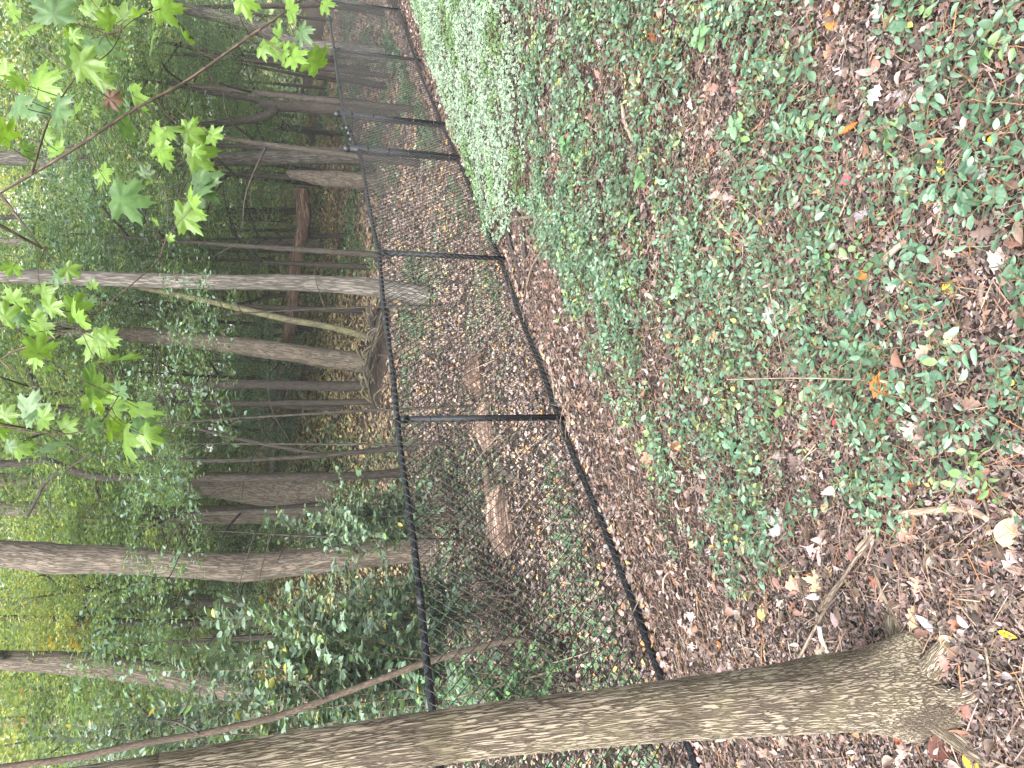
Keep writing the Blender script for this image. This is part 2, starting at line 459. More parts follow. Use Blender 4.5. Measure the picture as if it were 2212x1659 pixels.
def soil_mat():
    m, t, out = nt('soil')
    g = N(t, 'ShaderNodeNewGeometry')
    n1 = N(t, 'ShaderNodeTexNoise', i_Scale=38.0, i_Detail=8.0, i_Roughness=.75)
    n2 = N(t, 'ShaderNodeTexNoise', i_Scale=2.3, i_Detail=5.0)
    v = N(t, 'ShaderNodeTexVoronoi', i_Scale=55.0, i_Randomness=1.0)
    for n in (n1, n2, v): t.links.new(g.outputs['Position'], n.inputs['Vector'])
    r = N(t, 'ShaderNodeValToRGB'); e = r.color_ramp.elements
    e[0].position = .3; e[0].color = (.008, .006, .005, 1); e[1].position = .72; e[1].color = (.075, .052, .042, 1)
    k = e.new(.5); k.color = (.03, .021, .017, 1)
    t.links.new(n1.outputs[0], r.inputs[0])
    hv = N(t, 'ShaderNodeMixRGB', blend_type='MULTIPLY'); hv.inputs[0].default_value = .5
    t.links.new(r.outputs[0], hv.inputs[1]); t.links.new(v.outputs['Color'], hv.inputs[2])
    m2 = N(t, 'ShaderNodeMixRGB'); m2.inputs[2].default_value = (.05, .036, .03, 1)
    s2 = N(t, 'ShaderNodeMapRange', i_From_Min=.4, i_From_Max=.65, i_To_Min=.0, i_To_Max=.5)
    t.links.new(n2.outputs[0], s2.inputs['Value']); t.links.new(s2.outputs[0], m2.inputs[0]); t.links.new(hv.outputs[0], m2.inputs[1])
    p = N(t, 'ShaderNodeBsdfPrincipled', i_Roughness=.9); p.inputs['Specular IOR Level'].default_value = .2
    t.links.new(m2.outputs[0], p.inputs['Base Color'])
    b = N(t, 'ShaderNodeBump', i_Strength=.9, i_Distance=.02)
    t.links.new(n1.outputs[0], b.inputs['Height']); t.links.new(b.outputs[0], p.inputs['Normal'])
    t.links.new(p.outputs[0], out.inputs['Surface'])
    return m

M_SOIL = soil_mat()
M_VINE = leaf_mat('vine_leaf', rough=.42, trans=.18, spec=.6)
M_VARI = leaf_mat('variegated_leaf', rough=.5, trans=.15, spec=.45, tcol=(1, 1.05, .8))
M_LITTER = leaf_mat('dead_leaf', rough=.62, trans=.06, spec=.35, tcol=(1.1, .9, .6))
M_FALLEN = leaf_mat('fallen_leaf', rough=.6, trans=.05, spec=.35, source='Obj', tcol=(1.1, .9, .6), bump=.3)
M_MAPLE = leaf_mat('maple_leaf', rough=.4, trans=.5, spec=.5, source='Obj', tcol=(1.25, 1.25, .5))
M_CROWN = leaf_mat('tree_leaf', rough=.45, trans=.45, spec=.5, tcol=(1.4, 1.35, .5))
M_SHRUB = leaf_mat('shrub_leaf', rough=.4, trans=.25, spec=.6)
M_STRAND = plain_mat('mulch_strand', (.1, .07, .05), rough=.8, spec=.2, attr=True)
M_FENCE = plain_mat('black_vinyl', (.006, .007, .009), rough=.42, spec=.35, var=.4, scale=25., bump=.05, dust=(.022, .021, .02))
M_WIRE = plain_mat('black_wire', (.004, .0045, .005), rough=.34, spec=.55, var=.3, scale=60., bump=.0)
M_NEARBARK = bark_mat('near_bark', (.29, .245, .185), (.06, .047, .035), scale=200., stretch=.065, stain=(.055, .042, .03), stain_amt=.7, disp=.0030, bump=.5, crack=.10, moss=(.19, .175, .10), mossa=.3)
M_BARK = bark_mat('grey_brown_bark', (.18, .15, .118), (.05, .04, .032), scale=62., stretch=.10, stain_amt=.35, bump=.9, crack=.10)
M_BARKG = bark_mat('grey_bark', (.185, .17, .15), (.05, .044, .038), scale=50., stretch=.09, stain_amt=.3, bump=.9, crack=.10)
M_BARKD = bark_mat('dark_bark', (.065, .055, .045), (.018, .015, .013), scale=70., stretch=.15, stain_amt=.3, bump=.7, crack=.10)
M_BARKM = bark_mat('mossy_bark', (.16, .145, .09), (.05, .043, .028), scale=70., stretch=.2, stain_amt=.3, bump=.5, moss=(.11, .12, .045))
M_LOG = bark_mat('rotten_wood', (.27, .175, .125), (.045, .028, .02), scale=48., stretch=.06, stain=(.04, .025, .018), stain_amt=.6, bump=1.0)
M_LOGP = bark_mat('pale_rotten_wood', (.46, .33, .255), (.10, .065, .05), scale=55., stretch=.07, stain=(.06, .04, .03), stain_amt=.5, bump=.9)
M_STICK = bark_mat('stick_bark', (.24, .19, .145), (.08, .06, .045), scale=120., stretch=.15, stain_amt=.3, bump=.4)
M_STICKP = bark_mat('pale_stick', (.45, .38, .3), (.2, .15, .11), scale=120., stretch=.12, stain_amt=.25, bump=.4)
M_TWIG = bark_mat('twig_bark', (.11, .08, .06), (.04, .03, .022), scale=140., stretch=.2, stain_amt=.3, bump=.3)
M_STICKD = bark_mat('dark_stick', (.06, .05, .045), (.02, .017, .015), scale=90., stretch=.15, stain_amt=.3, bump=.4)

# ------------------------------------------------------------------ the ground
def make_ground():
    def axis(lo, hi, c0, c1, fine, coarse):
        a = list(np.arange(c0, c1, fine))
        x = c1; st_ = fine
        while x < hi: a.append(x); st_ = min(st_ * 1.25, coarse); x += st_
        x = c0; st_ = fine
        while x > lo: st_ = min(st_ * 1.25, coarse); x -= st_; a.insert(0, x)
        return np.array(a)
    xs = axis(-90, 90, -4, 6.5, .05, 5); ys = axis(-60, 130, .2, 11, .05, 5)
    X, Y = np.meshgrid(xs, ys)
    V = np.stack([X, Y, gz(X, Y)], -1).reshape(-1, 3)
    nx, ny = len(xs), len(ys)
    i = np.arange(ny - 1)[:, None] * nx; j = np.arange(nx - 1)[None, :]
    q = np.stack([i + j, i + j + 1, i + nx + j + 1, i + nx + j], -1).reshape(-1)
    me = new_mesh('ground', V, q, np.full((nx - 1) * (ny - 1), 4), smooth=True)
    me.materials.append(M_SOIL)
    tag(link('ground', me), kind='structure')
make_ground()

def ground_normals(x, y):
    e = .04
    dx = (gz(x + e, y) - gz(x - e, y)) / (2 * e); dy = (gz(x, y + e) - gz(x, y - e)) / (2 * e)
    n = np.stack([-dx, -dy, np.ones_like(dx)], 1)
    return n / np.linalg.norm(n, axis=1, keepdims=True)
def project(x, y, z):
    d = np.stack([x, y, z - CAMZ], -1)
    dep = d @ FWD
    return 1106 - (d @ UPV) / dep * FPX, 829.5 - (d @ RGT) / dep * FPX, dep
def in_view(x, y, z, mu=260, mv=320):
    u, v, d = project(x, y, z)
    return (d > .2) & (u > -mu) & (u < 2212 + mu) & (v > -mv) & (v < 1659 + mv)
def in_poly(x, y, poly):
    r = np.zeros(len(x), bool)
    n = len(poly)
    for i in range(n):
        x1, y1 = poly[i]; x2, y2 = poly[(i + 1) % n]
        c = ((y1 > y) != (y2 > y)) & (x < (x2 - x1) * (y - y1) / (y2 - y1 + 1e-12) + x1)
        r ^= c
    return r
TREE = np.array([-.915, 1.86])
# the variegated bed: its outline on the ground (metres), from the fence out towards the lawn side
_pb = [(1082, 540), (1010, 330), (955, 190), (905, 20), (880, -120), (1120, -150), (1128, 20), (1140, 200), (1146, 340), (1138, 430), (1110, 500)]
BED = [tuple(gp(u, v)[:2]) for u, v in _pb]
_far = np.array(BED[4]); BED[4] = tuple(_far + FD * 3.0)
def bed_mask(x, y):
    jx = (fnoise(x * 3, y * 3, 41) - .5) * .5; jy = (fnoise(x * 3, y * 3, 47) - .5) * .5
    return in_poly(x + jx, y + jy, BED)
def vine_density(x, y):
    """how much honeysuckle covers the ground in front of the fence, 0..1"""
    s, t = st(x, y)
    edge = -.72 - .35 * (fnoise(t * 1.2, s * 1.2, 21) - .5) - .55 * np.clip((t - 1.2) / 2.5, 0, 1) - 1.5 * np.clip((t - 3.7) / 3, 0, 2)
    a = np.clip((edge - s) / .35, 0, 1)
    dt = np.hypot(x - TREE[0] - .12, y - TREE[1] - .25)
    b = np.clip((dt - .12 - .3 * fnoise(x * 2.2, y * 2.2, 25)) / .4, 0.06, 1)
    n = fnoise(x * 2.6, y * 2.6, 31)
    c = np.clip((n - .38) / .13, .14, 1)
    p1 = gp(1885, 70)
    d1 = np.hypot((x - p1[0]), (y - p1[1]) * 1.6)
    c = c * np.clip((d1 - .13) / .14, .04, 1)
    xb = -.45 - .35 * (y - 1.75)
    left = np.clip((x - xb + .12 + .3 * (n - .5)) / .32, .10, 1)        # thins out towards the near tree
    return a * b * c * left

# ------------------------------------------------------------------ ground stuff in front of the fence
def sample_front(n, smin=-5.2, smax=.25, tmin=-6.5, tmax=11):
    s = RNG.uniform(smin, smax, n); t = RNG.uniform(tmin, tmax, n)
    x = FO[0] + FD[0] * t + FN[0] * s; y = FO[1] + FD[1] * t + FN[1] * s
    z = gz(x, y)
    k = in_view(x, y, z) & (y > .35)
    return x[k], y[k], z[k]

BROWN = [(.17, .10, .072, 3), (.25, .16, .125, 2.5), (.36, .25, .215, 2.2), (.12, .072, .052, 3), (.44, .325, .30, 1.3), (.23, .10, .06, 1.4), (.28, .25, .24, .7), (.075, .05, .042, 2.5), (.38, .24, .10, .5), (.30, .12, .085, .6)]
BROWN = dull(BROWN)
MULCH = [(.12, .078, .064, 3), (.20, .135, .115, 2.5), (.055, .038, .033, 3.4), (.30, .215, .19, 1.2), (.24, .125, .085, 1), (.36, .29, .26, .35)]
MULCH = dull(MULCH)
def front_litter():
    mb = Mesh()
    # small chips and crumbs of leaf
    x, y, z = sample_front(330000)
    near = np.clip(3.2 / np.hypot(x, y), 0, 1) ** 1.5
    k = RNG.random(len(x)) < (.12 + .88 * near) * np.where(vine_density(x, y) > .5, .6, 1.0)
    x, y, z = x[k], y[k], z[k]
    n = len(x); nr = ground_normals(x, y)
    up = nr + RNG.normal(0, .5, (n, 3)) * np.array([1, 1, .3]); up[:, 2] = np.abs(up[:, 2]) + .2
    d = hdir(n) + RNG.normal(0, .25, (n, 3)) * np.array([0, 0, 1])
    sz = RNG.uniform(.010, .034, n) * np.clip(np.hypot(x, y) / 3.2, .85, 1.8)
    mb.scatter(CHIP, np.stack([x, y, z + RNG.uniform(.002, .012, n)], 1), d, up, sz, pick(MULCH, n, .3))
    x = RNG.uniform(-1.9, 2.0, 120000); y = RNG.uniform(.9, 3.2, 120000); z = gz(x, y)
    k = in_view(x, y, z, 120, 120) & (RNG.random(len(x)) < np.clip(2.2 / np.hypot(x, y), 0, 1) ** 2); x, y, z = x[k], y[k], z[k]
    n = len(x); nr = ground_normals(x, y)
    up = nr + RNG.normal(0, .5, (n, 3)) * np.array([1, 1, .3]); up[:, 2] = np.abs(up[:, 2]) + .2
    mb.scatter(CHIP, np.stack([x, y, z + RNG.uniform(.001, .010, n)], 1), hdir(n) + RNG.normal(0, .25, (n, 3)) * np.array([0, 0, 1]), up, RNG.uniform(.008, .03, n), pick(MULCH, n, .3))
    # whole dead leaves, several shapes
    x, y, z = sample_front(34000)
    s, t = st(x, y)
    vd = vine_density(x, y); bm = bed_mask(x, y)
    keep = RNG.random(len(x)) < np.where(bm, .15, np.where(vd > .45, .55, .62)) * np.clip(.5 + .8 * fnoise(x * 1.7, y * 1.7, 61), 0, 1)
    x, y, z = x[keep], y[keep], z[keep]; n = len(x); nr = ground_normals(x, y)
    rg = np.random.default_rng(5)
    tm = [lobed_leaf(PIN_OAK[::1], .25, .15, .3, rg), lobed_leaf(WHITE_OAK, .3, .2, -.3, rg), maple_leaf(.25, .3, False, rg, True), oval_leaf(.5, .3, .3, 5, .9), oval_leaf(.42, -.25, -.35, 5, 1.0), oval_leaf(.62, .45, .1, 4, .8)]
    which = RNG.choice(len(tm), n, p=[.22, .14, .14, .22, .16, .12])
    sz = RNG.uniform(.028, .062, n) * np.where(which < 2, 1.1, 1) * np.where(which == 2, .75, 1)
    up = nr + RNG.normal(0, .42, (n, 3)); up[:, 2] = np.abs(up[:, 2]) + .25
    up[:, 2] *= np.where(RNG.random(n) < .3, -1, 1)
    d = hdir(n); d[:, 2] = RNG.normal(0, .22, n)
    c = pick(BROWN, n, .25)
    p = np.stack([x, y, z + RNG.uniform(.008, .026, n)], 1)
    for i, tq in enumerate(tm):
        m_ = which == i
        mb.scatter(tq, p[m_], d[m_], up[m_], sz[m_], c[m_])
    tag(mb.build('leaf_litter', M_LITTER), 'brown dead leaves and crumbs carpeting the slope before the fence', 'leaf litter', kind='stuff')
    # straw, stems and shredded bark
    mb = Mesh()
    x, y, z = sample_front(150000)
    k = RNG.random(len(x)) < (.25 + .75 * np.clip(4 / np.hypot(x, y), 0, 1))
    x, y, z = x[k], y[k], z[k]; n = len(x)
    d = hdir(n) + RNG.normal(0, .12, (n, 3)) * np.array([0, 0, 1])
    # the mulch along the fence lies roughly with the slope contour
    s, t = st(x, y); strip = s > -.9
    fd3 = np.array([FD[0], FD[1], 0])
    d = np.where(strip[:, None], d * .7 + fd3 * RNG.choice([-1, 1], n)[:, None], d)
    up = np.tile([0, 0, 1.], (n, 1)) + RNG.normal(0, .6, (n, 3)) * np.array([1, 1, .1])
    sc = np.stack([RNG.uniform(.03, .11, n), RNG.uniform(.0009, .0030, n), RNG.uniform(.03, .1, n)], 1)
    STR = [(.14, .088, .062, 3), (.21, .14, .10, 2), (.07, .047, .037, 3), (.27, .12, .05, .7), (.30, .22, .165, .8), (.17, .135, .12, 1)]
    mb.scatter(STRAND, np.stack([x, y, z + RNG.uniform(.004, .022, n)], 1), d, up, sc, pick(STR, n, .25))
    tag(mb.build('straw_litter', M_STRAND), 'brown straw, thin stems and shredded bark strewn on the slope', 'straw', kind='stuff')
front_litter()

GREEN = [(.066, .132, .075, 5), (.085, .160, .098, 4), (.052, .105, .056, 3.2), (.115, .195, .125, 2.2), (.125, .21, .075, 1.0), (.19, .26, .08, .3)]
def vine_cover():
    mb = Mesh(); sb = Mesh()
    x, y, z = sample_front(27000, -5.2, -.25)
    r = np.hypot(x, y)
    s, t = st(x, y)
    dn = vine_density(x, y) * np.where(bed_mask(x, y), .05, 1)
    fill = np.clip(.80 + .05 * (r - 1.5), .80, .95)
    k = RNG.random(len(x)) < dn * fill * .95
    x, y = x[k], y[k]
    n = len(x)
    ang = RNG.uniform(0, 2 * np.pi, n)
    nodes = RNG.integers(4, 11, n); step = RNG.uniform(.022, .038, n)
    base_h = RNG.uniform(.006, .05, n) * (1 + .5 * vnoise(x * 3, y * 3, 77))
    P, D, U, S, C = [], [], [], [], []
    SP, SD, SS, SC_ = [], [], [], []
    cx_, cy_ = x.copy(), y.copy(); curl = RNG.normal(0, .28, n)
    hue = pick(GREEN, n, .12)
    for i in range(11):
        act = i < nodes
        xa, ya, aa = cx_[act], cy_[act], ang[act]
        m = act.sum()
        if m == 0: break
        h = base_h[act] * (.5 + .8 * np.sin((i + .5) / nodes[act] * np.pi)) + RNG.uniform(0, .012, m)
        za = gz(xa, ya) + h + .006
        dens = vine_density(xa, ya) > .12
        dirv = np.stack([np.cos(aa), np.sin(aa), np.zeros(m)], 1)
        side = np.stack([-np.sin(aa), np.cos(aa), np.zeros(m)], 1)
        frac = i / nodes[act]
        for sg in (1, -1):
            kk = dens & (RNG.random(m) < .93)
            q = kk.sum()
            dd = side[kk] * sg + dirv[kk] * RNG.uniform(.1, .7, q)[:, None]
            dd[:, 2] += RNG.normal(.18, .32, q)
            P.append(np.stack([xa, ya, za], 1)[kk] + side[kk] * sg * .003); D.append(dd)
            uu = np.tile([0, 0, 1.], (q, 1)) + RNG.normal(0, .6, (q, 3)); uu[:, 2] = np.abs(uu[:, 2])
            U.append(uu)
            S.append((.016 + .027 * RNG.random(q) ** 1.3) * (1.12 - .55 * frac[kk]))
            C.append(np.where(RNG.random((q, 1)) < .008, np.array([[.34, .33, .08]]), hue[act][kk]) * RNG.uniform(.7, 1.3, (q, 1)) * (1 + np.array([.5, .35, .1]) * np.clip(frac[kk] - .65, 0, 1)[:, None]))
        SP.append(np.stack([xa, ya, za - .002], 1)); SD.append(dirv)
        SS.append(np.stack([step[act] * 1.15, np.full(m, .0016), np.full(m, .02)], 1))
        SC_.append(pick([(.17, .10, .055, 2), (.12, .12, .05, 1), (.22, .11, .06, 1)], m))
        cx_[act] += np.cos(aa) * step[act]; cy_[act] += np.sin(aa) * step[act]
        ang = ang + curl * .5 + RNG.normal(0, .15, n)
    P, D, U, S, C = map(np.concatenate, (P, D, U, S, C))
    d = np.hypot(P[:, 0], P[:, 1])
    ok = (d > .55)
    P, D, U, S, C, d = P[ok], D[ok], U[ok], S[ok], C[ok], d[ok]
    nr = d < 3.6
    wv = RNG.uniform(.7, 1.2, len(S))
    sc = np.stack([S, S * wv, S], 1)
    pickv = RNG.integers(0, 3, len(P))
    for iv, tv in enumerate((VINE, VINE2, VINE3)):
        kv = nr & (pickv == iv)
        mb.scatter(tv, P[kv], D[kv], U[kv], sc[kv], C[kv])
    mb.scatter(OVAL_LOW, P[~nr], D[~nr], U[~nr], sc[~nr] * 1.08, C[~nr])
    o = mb.build('ground_cover_vine', M_VINE, smooth=True)
    tag(o, 'low green honeysuckle vine with paired oval leaves covering the near slope', 'ground cover', kind='stuff')
    sb.scatter(STRAND, np.concatenate(SP), np.concatenate(SD), np.tile([0, 0, 1.], (len(np.concatenate(SP)), 1)), np.concatenate(SS), np.concatenate(SC_))
    so = sb.build('vine_stem', M_STRAND, parent=o)
    so['kind'] = 'stuff'
vine_cover()

def variegated_bed():
    mb = Mesh()
    n0 = 150000
    bx = np.array([p[0] for p in BED]); by = np.array([p[1] for p in BED])
    x = RNG.uniform(bx.min() - .3, bx.max() + .3, n0); y = RNG.uniform(by.min() - .3, by.max() + .3, n0)
    k = bed_mask(x, y) & in_view(x, y, gz(x, y), 200, 350)
    x, y = x[k], y[k]
    if len(x) > 50000: x, y = x[:50000], y[:50000]
    n = len(x)
    top = .05 + .16 * fnoise(x * 2.6, y * 2.6, 91) 
    edge = bed_mask(x + .12, y) & bed_mask(x - .12, y) & bed_mask(x, y + .12) & bed_mask(x, y - .12)
    top = top * np.where(edge, 1, .55)
    z = gz(x, y) + top * RNG.uniform(.35, 1.05, n) ** .6
    d = hdir(n); d[:, 2] = RNG.normal(.0, .35, n)
    up = np.tile([0, 0, 1.], (n, 1)) + RNG.normal(0, .38, (n, 3)); up[:, 2] = np.abs(up[:, 2])
    up[:, 1] -= .15; up = up + RNG.normal(0, .2, (n, 3))
    plain = fnoise(x * 2.0, y * 2.0, 95) > .60
    c = pick([(.36, .42, .375, 4), (.26, .325, .275, 2.5), (.47, .51, .465, 1.8)], n, .2)
    c[plain] *= np.array([.48, .62, .32])
    sz = RNG.uniform(.022, .038, n)
    mb.scatter(VARI, np.stack([x, y, z], 1), d, up, sz, c)
    tag(mb.build('variegated_ground_cover', M_VARI), 'pale white-edged ground cover bed along the near side of the fence', 'ground cover', kind='stuff')
variegated_bed()

# ------------------------------------------------------------------ the woodland floor behind the fence
def back_floor():
    mb = Mesh()
    def sm(n, s0, s1, t0, t1, p=1.0):
        s = s0 + (s1 - s0) * RNG.random(n) ** p; t = RNG.uniform(t0, t1, n)
        x = FO[0] + FD[0] * t + FN[0] * s; y = FO[1] + FD[1] * t + FN[1] * s
        k = in_view(x, y, gz(x, y), 150, 400) & (y > 1.5)
        return x[k], y[k]
    x, y = sm(230000, -.1, 16, -9, 26, 1.5)
    n = len(x)
    PAL = [(.17, .12, .105, 3), (.23, .17, .15, 3), (.10, .072, .064, 3), (.31, .245, .21, 1.4), (.38, .29, .23, .5), (.30, .17, .10, 1), (.48, .36, .12, .35), (.42, .2, .08, .3), (.2, .18, .17, 1)]
    c = pick(PAL, n, .25)
    s, t = st(x, y)
    far = np.clip((s - 3.5) / 4, 0, 1)[:, None]
    c = c * (1 - far) + pick([(.25, .19, .09, 3), (.33, .28, .11, 2), (.2, .2, .08, 2), (.4, .33, .13, 1)], n, .25) * far
    up = np.tile([0, 0, 1.], (n, 1)) + RNG.normal(0, .45, (n, 3)); up[:, 2] = np.abs(up[:, 2]) + .2
    d = hdir(n); d[:, 2] = RNG.normal(0, .3, n)
    r = np.hypot(x, y)
    sz = RNG.uniform(.035, .075, n) * np.clip(r / 11, .8, 1.7)
    near = r < 9
    c = c * 1.15
    p = np.stack([x, y, gz(x, y) + RNG.uniform(.005, .04, n)], 1)
    mb.scatter(OVAL_LOW, p[near], d[near], up[near], sz[near], c[near])
    mb.scatter(DIAMOND, p[~near], d[~near], up[~near], sz[~near] * 1.2, c[~near])
    tag(mb.build('woodland_leaf_litter', M_LITTER), 'brown and grey dead leaves covering the woodland floor behind the fence', 'leaf litter', kind='stuff')
    # low green plants in patches
    mb = Mesh()
    x, y = sm(200000, .25, 15, -8, 26, 1.4)
    f = fnoise(x * .8, y * .8, 55)
    # fuller patch by the fallen log
    pc = gp(1050, 1120); pd = np.hypot((x - pc[0]) / 1.3, (y - pc[1]) / .9)
    f = f + .46 * np.exp(-pd ** 2)
    s_, t_ = st(x, y); f = f + .17 * np.clip(-t_ / 1.6 + .15, 0, 1) * np.exp(-(s_ / 3.5) ** 2)
    pe = gp(1060, 1480); pd = np.hypot((x - pe[0]) / .8, (y - pe[1]) / .8); f = f + .3 * np.exp(-pd ** 2)
    k = RNG.random(len(x)) < np.clip((f - .5) / .14, 0.035, 1) * .8
    x, y = x[k], y[k]; n = len(x); r = np.hypot(x, y)
    fz = f[k]
    d = hdir(n); d[:, 2] = RNG.normal(.1, .3, n)
    up = np.tile([0, 0, 1.], (n, 1)) + RNG.normal(0, .4, (n, 3)); up[:, 2] = np.abs(up[:, 2])
    sz = RNG.uniform(.03, .06, n) * np.clip(r / 10, .75, 1.8)
    c = pick([(.06, .14, .068, 4), (.085, .18, .08, 3), (.045, .105, .05, 3), (.15, .22, .07, 1.2)], n, .2)
    hgt = RNG.uniform(.02, .16, n) * np.clip((fz - .4) * 4, .3, 1.4)
    mb.scatter(OVAL_LOW, np.stack([x, y, gz(x, y) + hgt], 1), d, up, sz, c)
    x, y = sm(60000, 6.5, 24, -14, 40, 1.0)
    n = len(x); r = np.hypot(x, y)
    d = hdir(n); d[:, 2] = RNG.normal(.1, .3, n)
    up = np.tile([0, -.2, 1.], (n, 1)) + RNG.normal(0, .5, (n, 3))
    hh = RNG.random(n) * (.15 + 1.0 * np.clip(fnoise(x * .5, y * .5, 58) - .35, 0, 1) * 1.8)
    mb.scatter(OVAL_LOW, np.stack([x, y, gz(x, y) + hh], 1), d, up, RNG.uniform(.06, .13, n) * np.clip(r / 18, .8, 2), pick([(.12, .19, .10, 3), (.18, .25, .12, 3), (.26, .27, .12, 1.5), (.08, .13, .08, 2)], n, .25))
    tag(mb.build('woodland_undergrowth', M_VINE), 'patches of low dark green plants on the woodland floor behind the fence', 'undergrowth', kind='stuff')
    # fine twigs and brush
    mb = Mesh()
    x, y = sm(26000, .2, 13, -8, 26, 1.3)
    n = len(x)
    d = hdir(n); d[:, 2] = RNG.normal(.1, .25, n)
    L = RNG.uniform(.15, .7, n)
    sc = np.stack([L, RNG.uniform(.002, .006, n), L * .6], 1)
    mb.scatter(STRAND, np.stack([x, y, gz(x, y) + .015], 1), d, np.tile([0, 0, 1.], (n, 1)) + RNG.normal(0, .7, (n, 3)), sc, pick([(.14, .11, .085, 3), (.26, .21, .17, 1.5), (.07, .055, .045, 2)], n))
    tag(mb.build('woodland_twigs', M_STRAND), 'thin dead twigs and brush strewn over the woodland floor', 'twigs', kind='stuff')
back_floor()

